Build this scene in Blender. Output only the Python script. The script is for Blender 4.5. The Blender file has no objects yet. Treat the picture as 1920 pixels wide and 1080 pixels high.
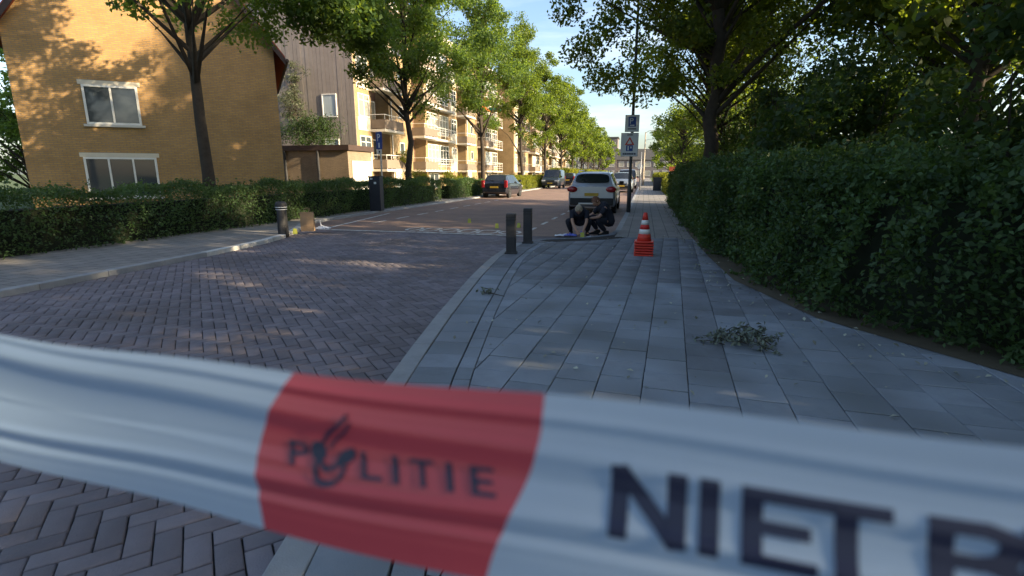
import bpy, bmesh, math, random
import numpy as np
from mathutils import Vector, Matrix
PI = math.pi
R = math.radians
random.seed(7)
sc = bpy.context.scene
COL = sc.collection

# ------------------------------------------------------------------ camera
cam_d = bpy.data.cameras.new('camera')
cam = bpy.data.objects.new('camera', cam_d); COL.objects.link(cam)
cam_d.sensor_width = 36.0; cam_d.lens = 36 * 970 / 1920
cam_d.clip_start = 0.02; cam_d.clip_end = 3000
cam.location = (0, 0, 1.5)
cam.rotation_euler = (R(90 - 12.4975), 0, R(14.0696))
cam_d.dof.use_dof = True; cam_d.dof.focus_distance = 13.0; cam_d.dof.aperture_fstop = 5.0
sc.camera = cam

# ------------------------------------------------------------------ sky, sun, exposure
SUN_AZ, SUN_EL = 97.0, 20.0          # clockwise from +Y, degrees
w = bpy.data.worlds.new('World'); sc.world = w; w.use_nodes = True
nt = w.node_tree; nt.nodes.clear()
out = nt.nodes.new('ShaderNodeOutputWorld'); bg = nt.nodes.new('ShaderNodeBackground')
sky = nt.nodes.new('ShaderNodeTexSky'); sky.sky_type = 'NISHITA'; sky.sun_disc = False
sky.sun_elevation = R(SUN_EL); sky.sun_rotation = R(SUN_AZ)
sky.air_density = 1.0; sky.dust_density = 2.2; sky.ozone_density = 2.0
# thin high cirrus streaks mixed into the sky
tc = nt.nodes.new('ShaderNodeTexCoord'); mp = nt.nodes.new('ShaderNodeMapping')
mp.inputs['Scale'].default_value = (1.2, 1.2, 7.0); mp.inputs['Rotation'].default_value = (R(8), R(-6), 0)
nz = nt.nodes.new('ShaderNodeTexNoise'); nz.inputs['Scale'].default_value = 1.7; nz.inputs['Detail'].default_value = 7; nz.inputs['Roughness'].default_value = .6
cr = nt.nodes.new('ShaderNodeValToRGB'); cr.color_ramp.elements[0].position = .48; cr.color_ramp.elements[1].position = .80
cr.color_ramp.elements[1].color = (.30, .30, .30, 1)
mx = nt.nodes.new('ShaderNodeMix'); mx.data_type = 'RGBA'
mx.inputs[7].default_value = (7.5, 7.3, 7.0, 1)
L = nt.links.new
L(tc.outputs['Generated'], mp.inputs['Vector']); L(mp.outputs['Vector'], nz.inputs['Vector'])
L(nz.outputs['Fac'], cr.inputs['Fac']); L(cr.outputs['Color'], mx.inputs[0])
L(sky.outputs['Color'], mx.inputs[6]); L(mx.outputs[2], bg.inputs['Color'])
bg.inputs['Strength'].default_value = 0.125
L(bg.outputs['Background'], out.inputs['Surface'])
sun_d = bpy.data.lights.new('sun', 'SUN'); sun_d.energy = 5.0; sun_d.angle = R(0.6); sun_d.color = (1.0, .80, .52)
sun = bpy.data.objects.new('sun', sun_d); COL.objects.link(sun)
sd = Vector((math.sin(R(SUN_AZ)) * math.cos(R(SUN_EL)), math.cos(R(SUN_AZ)) * math.cos(R(SUN_EL)), math.sin(R(SUN_EL))))
sun.rotation_euler = sd.to_track_quat('Z', 'Y').to_euler(); sun.location = (30, -10, 30)
vs = sc.view_settings; vs.view_transform = 'Standard'; vs.look = 'None'; vs.gamma = 1.0; vs.exposure = 1.45
vs.use_curve_mapping = False

# ------------------------------------------------------------------ helpers
class MB:
    def __init__(s): s.v = []; s.f = []
    def add(s, vs, fs):
        o = len(s.v); s.v += [tuple(p) for p in vs]; s.f += [tuple(i + o for i in q) for q in fs]; return s
    def box(s, lo, hi, rz=0, c=None):
        x0, y0, z0 = lo; x1, y1, z1 = hi
        P = [(x0,y0,z0),(x1,y0,z0),(x1,y1,z0),(x0,y1,z0),(x0,y0,z1),(x1,y0,z1),(x1,y1,z1),(x0,y1,z1)]
        if rz:
            cx, cy = c if c else ((x0+x1)/2, (y0+y1)/2); ca, sa = math.cos(rz), math.sin(rz)
            P = [(cx+(x-cx)*ca-(y-cy)*sa, cy+(x-cx)*sa+(y-cy)*ca, z) for x, y, z in P]
        return s.add(P, [(0,3,2,1),(4,5,6,7),(0,1,5,4),(1,2,6,5),(2,3,7,6),(3,0,4,7)])
    def tube(s, pts, rad, n=8, cap=True):
        pts = [Vector(p) for p in pts]
        if not isinstance(rad, (list, tuple)): rad = [rad] * len(pts)
        rings = []; ref = None
        for i, p in enumerate(pts):
            t = (pts[min(i+1, len(pts)-1)] - pts[max(i-1, 0)]).normalized()
            if ref is None:
                ref = Vector((1,0,0)) if abs(t.x) < .8 else Vector((0,1,0))
            a = (ref - t * ref.dot(t)).normalized(); b = t.cross(a); ref = a
            rings.append([p + (a*math.cos(2*PI*k/n) + b*math.sin(2*PI*k/n)) * rad[i] for k in range(n)])
        V = [q for r in rings for q in r]; F = []
        for i in range(len(pts)-1):
            for k in range(n):
                F.append((i*n+k, i*n+(k+1)%n, (i+1)*n+(k+1)%n, (i+1)*n+k))
        if cap: F.append(tuple(reversed(range(n)))); F.append(tuple((len(pts)-1)*n + k for k in range(n)))
        return s.add(V, F)
    def lathe(s, prof, n=20, c=(0,0,0)):
        V = []; F = []
        for r, z in prof:
            V += [(c[0]+r*math.cos(2*PI*k/n), c[1]+r*math.sin(2*PI*k/n), c[2]+z) for k in range(n)]
        for i in range(len(prof)-1):
            for k in range(n): F.append((i*n+k, i*n+(k+1)%n, (i+1)*n+(k+1)%n, (i+1)*n+k))
        F.append(tuple(reversed(range(n)))); F.append(tuple((len(prof)-1)*n+k for k in range(n)))
        return s.add(V, F)
    def prism(s, poly, z0, z1):
        n = len(poly)
        V = [(x, y, z0) for x, y in poly] + [(x, y, z1) for x, y in poly]
        F = [tuple(reversed(range(n))), tuple(range(n, 2*n))] + [(i, (i+1)%n, n+(i+1)%n, n+i) for i in range(n)]
        return s.add(V, F)
    def mesh(s, name, m, smooth=False):
        me = bpy.data.meshes.new(name); me.from_pydata(s.v, [], s.f); me.update()
        if m is not None: me.materials.append(m)
        if smooth: me.shade_smooth() if hasattr(me, 'shade_smooth') else me.polygons.foreach_set('use_smooth', [True]*len(me.polygons))
        return me
    def build(s, name, m, parent=None, smooth=False, loc=None, rz=0, bevel=0):
        o = bpy.data.objects.new(name, s.mesh(name, m, smooth)); COL.objects.link(o)
        if parent: o.parent = parent
        if loc: o.location = loc
        if rz: o.rotation_euler = (0, 0, rz)
        if bevel:
            b = o.modifiers.new('bevel', 'BEVEL'); b.width = bevel; b.segments = 2; b.limit_method = 'ANGLE'
        return o
def obj(name, me, parent=None, loc=None, rot=None):
    o = bpy.data.objects.new(name, me); COL.objects.link(o)
    if parent: o.parent = parent
    if loc: o.location = loc
    if rot: o.rotation_euler = rot
    return o
def tag(o, label=None, cat=None, group=None, kind=None):
    if label: o['label'] = label
    if cat: o['category'] = cat
    if group: o['group'] = group
    if kind: o['kind'] = kind
    return o
def thing(name, label, cat, loc=(0,0,0), rz=0, group=None):
    o = bpy.data.objects.new(name, None); COL.objects.link(o); o.empty_display_size = .2
    o.location = loc; o.rotation_euler = (0, 0, rz)
    return tag(o, label, cat, group)
def copy_tree(o, parent=None):
    c = o.copy(); COL.objects.link(c); c.parent = parent
    for ch in o.children: copy_tree(ch, c)
    return c
def lerp(a, b, t): return a + (b - a) * t

# ------------------------------------------------------------------ materials
def mat(name, col, rough=.8, var=.15, scale=6, bump=0, bscale=60, metal=0, spec=.4, rand=0, coat=0, dirt=None, coords='Object'):
    m = bpy.data.materials.new(name); m.use_nodes = True; t = m.node_tree; N = t.nodes; K = t.links.new
    p = N['Principled BSDF']; p.inputs['Roughness'].default_value = rough; p.inputs['Metallic'].default_value = metal
    p.inputs['Specular IOR Level'].default_value = spec
    if coat: p.inputs['Coat Weight'].default_value = coat; p.inputs['Coat Roughness'].default_value = .06
    tcx = N.new('ShaderNodeTexCoord'); vec = tcx.outputs[coords]
    if rand: vec = N.new('ShaderNodeNewGeometry').outputs['Position']     # stains run on across separate pieces
    n = N.new('ShaderNodeTexNoise'); n.inputs['Scale'].default_value = scale; n.inputs['Detail'].default_value = 6; n.inputs['Roughness'].default_value = .65
    K(vec, n.inputs['Vector'])
    hsv = N.new('ShaderNodeHueSaturation'); hsv.inputs['Color'].default_value = (*col, 1)
    mr = N.new('ShaderNodeMapRange'); mr.inputs['From Min'].default_value = .25; mr.inputs['From Max'].default_value = .75
    mr.inputs['To Min'].default_value = 1 - var; mr.inputs['To Max'].default_value = 1 + var
    K(n.outputs['Fac'], mr.inputs['Value'])
    val = mr.outputs['Result']
    if rand:
        oi = N.new('ShaderNodeObjectInfo'); ge = N.new('ShaderNodeNewGeometry')
        ad = N.new('ShaderNodeMath'); ad.operation = 'ADD'; K(oi.outputs['Random'], ad.inputs[0]); K(ge.outputs['Random Per Island'], ad.inputs[1])
        fr = N.new('ShaderNodeMath'); fr.operation = 'FRACT'; K(ad.outputs[0], fr.inputs[0])
        m2 = N.new('ShaderNodeMapRange'); m2.inputs['To Min'].default_value = 1 - rand; m2.inputs['To Max'].default_value = 1 + rand
        K(fr.outputs[0], m2.inputs['Value'])
        mu = N.new('ShaderNodeMath'); mu.operation = 'MULTIPLY'; K(val, mu.inputs[0]); K(m2.outputs['Result'], mu.inputs[1]); val = mu.outputs[0]
        m3 = N.new('ShaderNodeMapRange'); m3.inputs['To Min'].default_value = .5 - .03 * rand; m3.inputs['To Max'].default_value = .5 + .03 * rand
        K(fr.outputs[0], m3.inputs['Value']); K(m3.outputs['Result'], hsv.inputs['Hue'])
    K(val, hsv.inputs['Value']); colout = hsv.outputs['Color']
    if dirt:                                   # blotches of another colour
        dcol, dscale, d0, d1, amt = dirt
        dn = N.new('ShaderNodeTexNoise'); dn.inputs['Scale'].default_value = dscale; dn.inputs['Detail'].default_value = 5; K(vec, dn.inputs['Vector'])
        dr = N.new('ShaderNodeMapRange'); dr.inputs['From Min'].default_value = d0; dr.inputs['From Max'].default_value = d1; dr.inputs['To Max'].default_value = amt
        K(dn.outputs['Fac'], dr.inputs['Value'])
        mm = N.new('ShaderNodeMix'); mm.data_type = 'RGBA'; mm.inputs[7].default_value = (*dcol, 1)
        K(dr.outputs['Result'], mm.inputs[0]); K(colout, mm.inputs[6]); colout = mm.outputs[2]
    K(colout, p.inputs['Base Color'])
    if bump:
        bn = N.new('ShaderNodeTexNoise'); bn.inputs['Scale'].default_value = bscale; bn.inputs['Detail'].default_value = 4; K(vec, bn.inputs['Vector'])
        bp = N.new('ShaderNodeBump'); bp.inputs['Strength'].default_value = bump; bp.inputs['Distance'].default_value = .01
        K(bn.outputs['Fac'], bp.inputs['Height']); K(bp.outputs['Normal'], p.inputs['Normal'])
    return m
def brick_mat(name, c1, c2, mortar, bw, bh, off=.5, axis='wall', msize=.012, rough=.85, bump=.35, dirt=None):
    m = bpy.data.materials.new(name); m.use_nodes = True; t = m.node_tree; N = t.nodes; K = t.links.new
    p = N['Principled BSDF']; p.inputs['Roughness'].default_value = rough; p.inputs['Specular IOR Level'].default_value = .25
    tcx = N.new('ShaderNodeTexCoord'); sx = N.new('ShaderNodeSeparateXYZ'); K(tcx.outputs['Object'], sx.inputs[0])
    cb = N.new('ShaderNodeCombineXYZ')
    if axis == 'wall':
        ad = N.new('ShaderNodeMath'); ad.operation = 'ADD'; K(sx.outputs['X'], ad.inputs[0]); K(sx.outputs['Y'], ad.inputs[1])
        K(ad.outputs[0], cb.inputs['X']); K(sx.outputs['Z'], cb.inputs['Y'])
    elif axis == 'floor45':
        ad = N.new('ShaderNodeMath'); ad.operation = 'ADD'; K(sx.outputs['X'], ad.inputs[0]); K(sx.outputs['Y'], ad.inputs[1])
        sb = N.new('ShaderNodeMath'); sb.operation = 'SUBTRACT'; K(sx.outputs['X'], sb.inputs[0]); K(sx.outputs['Y'], sb.inputs[1])
        K(ad.outputs[0], cb.inputs['X']); K(sb.outputs[0], cb.inputs['Y'])
    else:
        K(sx.outputs['Y'], cb.inputs['X']); K(sx.outputs['X'], cb.inputs['Y'])
    b = N.new('ShaderNodeTexBrick'); b.inputs['Scale'].default_value = 1; b.offset = off
    b.inputs['Brick Width'].default_value = bw; b.inputs['Row Height'].default_value = bh; b.inputs['Mortar Size'].default_value = msize
    b.inputs['Color1'].default_value = (*c1, 1); b.inputs['Color2'].default_value = (*c2, 1); b.inputs['Mortar'].default_value = (*mortar, 1)
    K(cb.outputs[0], b.inputs['Vector'])
    n = N.new('ShaderNodeTexNoise'); n.inputs['Scale'].default_value = .9; n.inputs['Detail'].default_value = 7; n.inputs['Roughness'].default_value = .7; K(tcx.outputs['Object'], n.inputs['Vector'])
    mr = N.new('ShaderNodeMapRange'); mr.inputs['From Min'].default_value = .25; mr.inputs['From Max'].default_value = .75; mr.inputs['To Min'].default_value = .74; mr.inputs['To Max'].default_value = 1.2
    K(n.outputs['Fac'], mr.inputs['Value'])
    h = N.new('ShaderNodeHueSaturation'); K(b.outputs['Color'], h.inputs['Color']); K(mr.outputs['Result'], h.inputs['Value'])
    K(h.outputs['Color'], p.inputs['Base Color'])
    bp = N.new('ShaderNodeBump'); bp.inputs['Strength'].default_value = bump; bp.inputs['Distance'].default_value = .01; bp.invert = True
    K(b.outputs['Fac'], bp.inputs['Height']); K(bp.outputs['Normal'], p.inputs['Normal'])
    return m
def leaf_mat(name, c_dark, c_light, trans=(.30, .42, .04), tmix=.4):
    m = bpy.data.materials.new(name); m.use_nodes = True; t = m.node_tree; N = t.nodes; K = t.links.new
    p = N['Principled BSDF']; p.inputs['Roughness'].default_value = .5; p.inputs['Specular IOR Level'].default_value = .3
    g = N.new('ShaderNodeNewGeometry'); mm = N.new('ShaderNodeMix'); mm.data_type = 'RGBA'
    mm.inputs[6].default_value = (*c_dark, 1); mm.inputs[7].default_value = (*c_light, 1); K(g.outputs['Random Per Island'], mm.inputs[0])
    tcx = N.new('ShaderNodeTexCoord'); n = N.new('ShaderNodeTexNoise'); n.inputs['Scale'].default_value = .8; n.inputs['Detail'].default_value = 3; K(tcx.outputs['Object'], n.inputs['Vector'])
    mr = N.new('ShaderNodeMapRange'); mr.inputs['From Min'].default_value = .3; mr.inputs['From Max'].default_value = .7; mr.inputs['To Min'].default_value = .75; mr.inputs['To Max'].default_value = 1.3
    K(n.outputs['Fac'], mr.inputs['Value'])
    h = N.new('ShaderNodeHueSaturation'); K(mm.outputs[2], h.inputs['Color']); K(mr.outputs['Result'], h.inputs['Value'])
    K(h.outputs['Color'], p.inputs['Base Color'])
    tr = N.new('ShaderNodeBsdfTranslucent'); h2 = N.new('ShaderNodeHueSaturation'); h2.inputs['Color'].default_value = (*trans, 1); K(mr.outputs['Result'], h2.inputs['Value']); K(h2.outputs['Color'], tr.inputs['Color'])
    ms = N.new('ShaderNodeMixShader'); ms.inputs[0].default_value = tmix; K(p.outputs[0], ms.inputs[1]); K(tr.outputs[0], ms.inputs[2])
    K(ms.outputs[0], N['Material Output'].inputs['Surface'])
    return m
def glass_mat(name, col=(.02, .025, .03), rough=.06, spec=.6):
    m = mat(name, col, rough, .04, 3, spec=spec); return m
M = {}
M['earth'] = mat('earth', (.09, .075, .05), .95, .3, 3, .5, 40)
M['grass'] = mat('grass', (.07, .10, .03), .95, .35, 2, .6, 50)
M['bed'] = mat('sand_bed', (.035, .033, .032), .95, .3, 20, .4, 150)
M['brick'] = mat('road_brick', (.180, .160, .178), .8, .14, 5, .35, 120, rand=.20, dirt=((.105, .09, .09), .8, .46, .70, .75))
M['roadfar'] = brick_mat('road_clinker', (.275, .185, .148), (.23, .163, .138), (.15, .13, .12), .21, .105, .5, 'floor45', .006, .8, .2)
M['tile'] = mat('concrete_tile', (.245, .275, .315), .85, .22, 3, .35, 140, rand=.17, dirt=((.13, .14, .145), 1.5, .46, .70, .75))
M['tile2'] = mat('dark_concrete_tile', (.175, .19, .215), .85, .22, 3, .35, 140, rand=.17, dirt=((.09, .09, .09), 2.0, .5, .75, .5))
M['pavefar'] = brick_mat('paving_far', (.27, .255, .24), (.23, .22, .21), (.08, .08, .08), .3, .3, .5, 'floor', .008, .85, .2)
M['kerb'] = mat('kerb_concrete', (.29, .30, .31), .85, .16, 5, .25, 120, rand=.08)
M['kerbwhite'] = mat('kerb_white_paint', (.58, .58, .56), .7, .2, 8, .2, 120, dirt=((.25, .25, .25), 5, .5, .7, .7))
M['paint'] = mat('road_paint', (.62, .62, .60), .75, .2, 9, dirt=((.22, .19, .18), 7, .47, .62, .8))
M['navy_metal'] = mat('navy_metal', (.016, .020, .032), .5, .2, 5, spec=.4)
M['black_metal'] = mat('black_metal', (.028, .029, .033), .6, .25, 7, .15, 90, dirt=((.07, .07, .07), 6, .55, .75, .5))
M['pole'] = mat('pole_dark', (.05, .055, .06), .5, .2, 4, metal=.2)
M['galv'] = mat('galvanised', (.45, .46, .47), .45, .12, 6, metal=.5)
M['wood_pole'] = mat('pale_pole', (.42, .36, .28), .8, .15, 4)
M['signback'] = mat('sign_white', (.62, .65, .68), .45, .06, 4)
M['signblue'] = mat('sign_blue', (.012, .06, .28), .4, .08, 4)
M['signred'] = mat('sign_red', (.55, .06, .04), .45, .1, 4)
M['signdark'] = mat('sign_dark', (.02, .03, .07), .5, .1, 4)
M['white'] = mat('white_paint', (.75, .74, .70), .5, .06, 4)
M['cream'] = mat('cream_paint', (.62, .56, .45), .7, .1, 3)
M['facade'] = brick_mat('yellow_brick', (.36, .24, .112), (.30, .195, .092), (.28, .23, .16), .22, .065, .5, 'wall', .012)
M['housebrick'] = brick_mat('house_brick', (.50, .29, .10), (.40, .23, .085), (.28, .21, .14), .22, .065, .5, 'wall', .012)
M['garagebrick'] = brick_mat('garage_brick', (.33, .245, .16), (.27, .20, .135), (.20, .17, .14), .22, .065, .5, 'wall', .012)
M['board'] = mat('grey_board', (.27, .235, .21), .85, .12, 2.5, .2, 50, rand=.07)
M['balpanel'] = mat('balcony_panel', (.21, .165, .13), .75, .12, 3, rand=.08)
M['soffit'] = mat('soffit', (.50, .46, .40), .8, .1, 3)
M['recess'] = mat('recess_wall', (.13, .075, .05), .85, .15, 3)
M['fascia'] = mat('fascia', (.60, .56, .50), .7, .08, 3)
M['darkfascia'] = mat('dark_fascia', (.055, .035, .03), .7, .2, 3)
M['rooftile'] = mat('roof_tile_red', (.32, .075, .04), .8, .2, 8, .3, 20)
M['roofing'] = mat('roofing_felt', (.06, .06, .06), .9, .2, 3)
M['glass'] = glass_mat('window_glass', (.05, .06, .07), .05)
M['frost'] = glass_mat('frosted_glass', (.42, .48, .50), .25)
M['curtain'] = glass_mat('curtained_glass', (.30, .29, .26), .12)
M['farbrick'] = mat('far_house_brick', (.16, .14, .14), .85, .15, 2)
M['bark'] = mat('bark', (.045, .036, .028), .95, .35, 7, .8, 35)
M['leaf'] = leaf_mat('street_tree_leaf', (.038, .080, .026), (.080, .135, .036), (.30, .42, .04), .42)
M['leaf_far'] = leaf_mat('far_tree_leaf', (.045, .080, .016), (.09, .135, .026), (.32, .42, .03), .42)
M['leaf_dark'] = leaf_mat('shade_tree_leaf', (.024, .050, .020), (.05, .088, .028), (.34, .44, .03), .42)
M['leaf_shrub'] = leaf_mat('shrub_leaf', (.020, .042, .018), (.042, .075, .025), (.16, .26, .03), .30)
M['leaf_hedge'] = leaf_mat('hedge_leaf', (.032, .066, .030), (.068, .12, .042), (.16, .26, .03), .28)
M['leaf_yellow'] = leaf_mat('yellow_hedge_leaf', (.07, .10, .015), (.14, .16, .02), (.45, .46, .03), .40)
M['leaf_grey'] = leaf_mat('grey_leaf', (.06, .075, .045), (.11, .12, .075), (.20, .24, .10), .3)
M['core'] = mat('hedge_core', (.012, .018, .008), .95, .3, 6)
M['litterleaf'] = mat('fallen_leaf', (.30, .31, .25), .8, .3, 10, rand=.5)
M['twigleaf'] = mat('wilted_leaf', (.15, .18, .145), .7, .3, 10, rand=.4)
M['tyre'] = mat('tyre', (.015, .015, .016), .85, .2, 8)
M['rim'] = mat('alloy_rim', (.40, .41, .42), .35, .08, 5, metal=.8)
M['silver'] = mat('silver_paint', (.37, .40, .45), .32, .05, 2, metal=.55, coat=.6)
M['carblack'] = mat('navy_paint', (.012, .014, .022), .25, .08, 2, coat=.8)
M['vangrey'] = mat('van_paint', (.045, .06, .075), .3, .08, 2, coat=.7)
M['carblue'] = mat('pale_blue_paint', (.22, .26, .30), .3, .06, 2, metal=.4, coat=.6)
M['carwhite'] = mat('white_car_paint', (.62, .62, .62), .35, .05, 2, coat=.5)
M['trim'] = mat('black_trim', (.016, .017, .019), .65, .15, 6)
M['carglass'] = glass_mat('car_glass', (.018, .022, .026), .05, .7)
M['redlamp'] = mat('tail_lamp', (.28, .012, .018), .2, .15, 8, coat=.8)
M['clearlamp'] = mat('head_lamp', (.55, .57, .60), .15, .15, 8, coat=.8)
M['plate'] = mat('yellow_plate', (.40, .27, .03), .5, .08, 8)
M['conered'] = mat('cone_red', (.62, .045, .03), .5, .1, 6, rand=.1)
M['conewhite'] = mat('cone_white', (.72, .72, .70), .45, .08, 6)
M['kraft'] = mat('kraft_paper', (.33, .22, .13), .85, .12, 7, .2, 30)
M['paper'] = mat('paper', (.70, .72, .76), .7, .06, 7)
M['bluepaper'] = mat('blue_plastic', (.10, .13, .48), .5, .15, 7)
M['glove'] = mat('blue_glove', (.10, .12, .55), .5, .1, 7)
M['marker'] = mat('yellow_marker', (.42, .43, .07), .6, .12, 8)
M['skin'] = mat('skin', (.42, .25, .18), .55, .08, 8)
M['uniform'] = mat('navy_uniform', (.012, .015, .026), .85, .25, 9)
M['hair_blond'] = mat('hair_blond', (.36, .30, .22), .7, .3, 20)
M['hair_auburn'] = mat('hair_auburn', (.13, .06, .035), .7, .3, 20)
M['hat_white'] = mat('hair_tie', (.6, .6, .6), .7, .1, 5)
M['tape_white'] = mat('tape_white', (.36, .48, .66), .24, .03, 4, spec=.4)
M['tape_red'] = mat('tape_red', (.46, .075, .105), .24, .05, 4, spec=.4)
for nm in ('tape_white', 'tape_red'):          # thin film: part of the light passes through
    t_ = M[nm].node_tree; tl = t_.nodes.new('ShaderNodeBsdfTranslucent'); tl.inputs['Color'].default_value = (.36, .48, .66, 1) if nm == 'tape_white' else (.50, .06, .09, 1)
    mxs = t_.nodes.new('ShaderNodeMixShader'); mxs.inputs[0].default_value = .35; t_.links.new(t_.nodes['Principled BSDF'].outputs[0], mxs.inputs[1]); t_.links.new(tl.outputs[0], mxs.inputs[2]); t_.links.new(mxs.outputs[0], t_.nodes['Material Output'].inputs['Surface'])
M['tape_ink'] = mat('tape_ink', (.008, .013, .045), .45, .05, 4)
M['orange'] = mat('orange_cloth', (.75, .16, .02), .8, .08, 5)
M['green_cloth'] = mat('green_cloth', (.02, .28, .15), .8, .1, 5)

# ------------------------------------------------------------------ ground, road, pavements
def sheet(name, poly, z, m, kind='structure'):
    mb = MB(); mb.add([(x, y, z) for x, y in poly], [tuple(range(len(poly)))])
    return tag(mb.build(name, m), kind=kind)
sheet('ground', [(-900, -300), (900, -300), (900, 1600), (-900, 1600)], -.09, M['grass'])
PZ = .08                                   # pavement level above the road
KR = [(.35, -14), (-.35, -4), (-.9, 0), (-1.35, 1.6), (-1.72, 3.22), (-2.02, 4.9), (-2.30, 6.74), (-2.50, 8.3), (-2.56, 9.6), (-2.52, 10.7), (-2.1, 11.35), (-1.3, 11.8), (-.82, 12.25), (-.66, 13.2), (-.62, 20), (-.62, 40), (-.62, 80), (-.62, 170)]
KL = [(-6.2, -14), (-7.1, -4), (-7.4, 0), (-7.62, 4), (-7.75, 8), (-7.95, 9.6), (-8.3, 10.9), (-8.9, 12.1), (-9.55, 13.2), (-9.85, 14.6), (-9.9, 20), (-9.9, 40), (-9.9, 80), (-9.9, 170)]
def kx(K, y):
    for (x0, y0), (x1, y1) in zip(K, K[1:]):
        if y0 <= y <= y1: return lerp(x0, x1, (y - y0) / (y1 - y0))
    return K[-1][0] if y > K[-1][1] else K[0][0]
def resample(K, step, y0=None, y1=None):
    pts = []; acc = 0
    P = [Vector((a, b)) for a, b in K]
    pts.append(P[0]); last = P[0]
    for a, b in zip(P, P[1:]):
        d = (b - a).length; t = 0
        while True:
            need = step - acc
            if t + need > d: acc += d - t; break
            t += need; acc = 0; pts.append(a + (b - a) * (t / d))
    return [p for p in pts if (y0 is None or p.y >= y0) and (y1 is None or p.y <= y1)]
def offset(pts, d):                          # positive = to the right of travel
    o = []
    for i, p in enumerate(pts):
        t = (pts[min(i+1, len(pts)-1)] - pts[max(i-1, 0)]).normalized()
        o.append(p + Vector((t.y, -t.x)) * d)
    return o
road = sheet('road', [(x - .1, y) for x, y in KL][::1] + [(x + .1, y) for x, y in reversed(KR)], -.016, M['bed'])
far_k = [(x, y) for x, y in KL if y > 12.6]; far_kr = [(x, y) for x, y in KR if y > 12.6]
sheet('carriageway', [(kx(KL, 12.35) - .05, 12.35)] + [(x - .05, y) for x, y in far_k] + [(x + .05, y) for x, y in reversed(far_kr)] + [(kx(KR, 12.35) + .05, 12.35)], .004, M['roadfar'])
# right pavement and left pavement base sheets
paveR = sheet('pavement', [(x + .05, y) for x, y in KR] + [(1.7, 170), (1.7, 27), (1.9, 10), (2.2, 6.5), (3.6, 3.6), (7, 1.5), (7, -14)], PZ - .014, M['bed'])
paveL = sheet('left_pavement', [(x - .05, y) for x, y in KL] + [(-12.5, 170), (-12.5, -14)], PZ - .004, M['pavefar'])
sheet('far_pavement', [(x + .1, y) for x, y in KR if y > 12.6] + [(1.45, 170), (1.45, 12.0), (-.6, 12.0)], PZ, M['pavefar'])
sheet('soil_strip', [(1.10, 13), (1.15, 9.5), (1.25, 7.4), (1.75, 5.6), (2.7, 4.2), (4.2, 2.9), (8, 1.6), (9, 4), (5, 14), (1.5, 20), (1.15, 24)], PZ + .006, M['earth'])
sheet('verge', [(1.40, 26.5), (1.40, 170), (60, 170), (60, 26.5)], PZ + .01, M['grass'])

# one brick / one tile mesh each, shared
def slab_mesh(name, lx, ly, top, depth, m, ins=.005):
    mb = MB(); a, b = lx / 2, ly / 2
    V = [(-a,-b,-depth),(a,-b,-depth),(a,b,-depth),(-a,b,-depth),(-a,-b,-ins*.8),(a,-b,-ins*.8),(a,b,-ins*.8),(-a,b,-ins*.8),
         (-a+ins,-b+ins,0),(a-ins,-b+ins,0),(a-ins,b-ins,0),(-a+ins,b-ins,0)]
    F = [(0,1,5,4),(1,2,6,5),(2,3,7,6),(3,0,4,7),(4,5,9,8),(5,6,10,9),(6,7,11,10),(7,4,8,11),(8,9,10,11)]
    mb.add(V, F); return mb.mesh(name, m), V, F
UW = .106
bme, bV, bF = slab_mesh('brick', UW*2 - .007, UW - .007, 0, .02, M['brick'], .006)
rng = np.random.default_rng(3)
bricks = []
s2 = math.sqrt(.5)
for i in range(-150, 190):
    for j in range(-40, 190):
        s = (i + j) % 4
        if s == 0: c = ((i + 1) * UW, (j + .5) * UW); hor = True
        elif s == 2: c = ((i + .5) * UW, (j + 1) * UW); hor = False
        else: continue
        x = (c[0] - c[1]) * s2; y = (c[0] + c[1]) * s2
        if y < -2 or y > 12.42: continue
        if x < kx(KL, y) - .12 or x > kx(KR, y) + .06: continue
        if y < 1 and x < -5 : continue
        bricks.append((x, y, PI/4 if hor else 3*PI/4))
def near_key(b):                             # the ones that show largest past the tape
    x, y = b[0], b[1]; d = math.hypot(x, y); az = math.degrees(math.atan2(-x, y))
    return d if (az < 41.0 and d > 3.6) else d + 100
bricks.sort(key=near_key)
for k, (x, y, a) in enumerate(bricks[:300]):
    obj('brick', bme, road, (x, y, rng.normal(0, .0012)), (rng.normal(0, .006), rng.normal(0, .006), a + rng.normal(0, .008)))
def join_slabs(name, items, V, F, m, parent, zb):
    n = len(items); V = np.array(V); it = np.array([(x, y, a) for x, y, a in items])
    a = it[:, 2] + rng.normal(0, .008, n); ca, sa = np.cos(a), np.sin(a)
    tx, ty = rng.normal(0, .006, n), rng.normal(0, .006, n)
    X = V[None, :, 0] * ca[:, None] - V[None, :, 1] * sa[:, None] + it[:, 0, None]
    Y = V[None, :, 0] * sa[:, None] + V[None, :, 1] * ca[:, None] + it[:, 1, None]
    Z = V[None, :, 2] + zb + rng.normal(0, .0012, n)[:, None] + V[None, :, 0] * tx[:, None] + V[None, :, 1] * ty[:, None]
    P = np.stack([X, Y, Z], -1).reshape(-1, 3)
    Fq = (np.array(F)[None] + (np.arange(n) * len(V))[:, None, None]).reshape(-1, 4)
    o = obj(name, quads(name, P, Fq, m), parent); o['kind'] = 'stuff'; return o
def quads(name, P, F, m, smooth=False):
    me = bpy.data.meshes.new(name); nf = len(F)
    me.vertices.add(len(P)); me.vertices.foreach_set('co', P.astype(np.float32).ravel())
    me.loops.add(nf * 4); me.loops.foreach_set('vertex_index', F.astype(np.int32).ravel())
    me.polygons.add(nf); me.polygons.foreach_set('loop_start', np.arange(nf, dtype=np.int32) * 4)
    if smooth: me.polygons.foreach_set('use_smooth', np.ones(nf, dtype=bool))
    me.update(calc_edges=True); me.materials.append(m); return me
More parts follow.
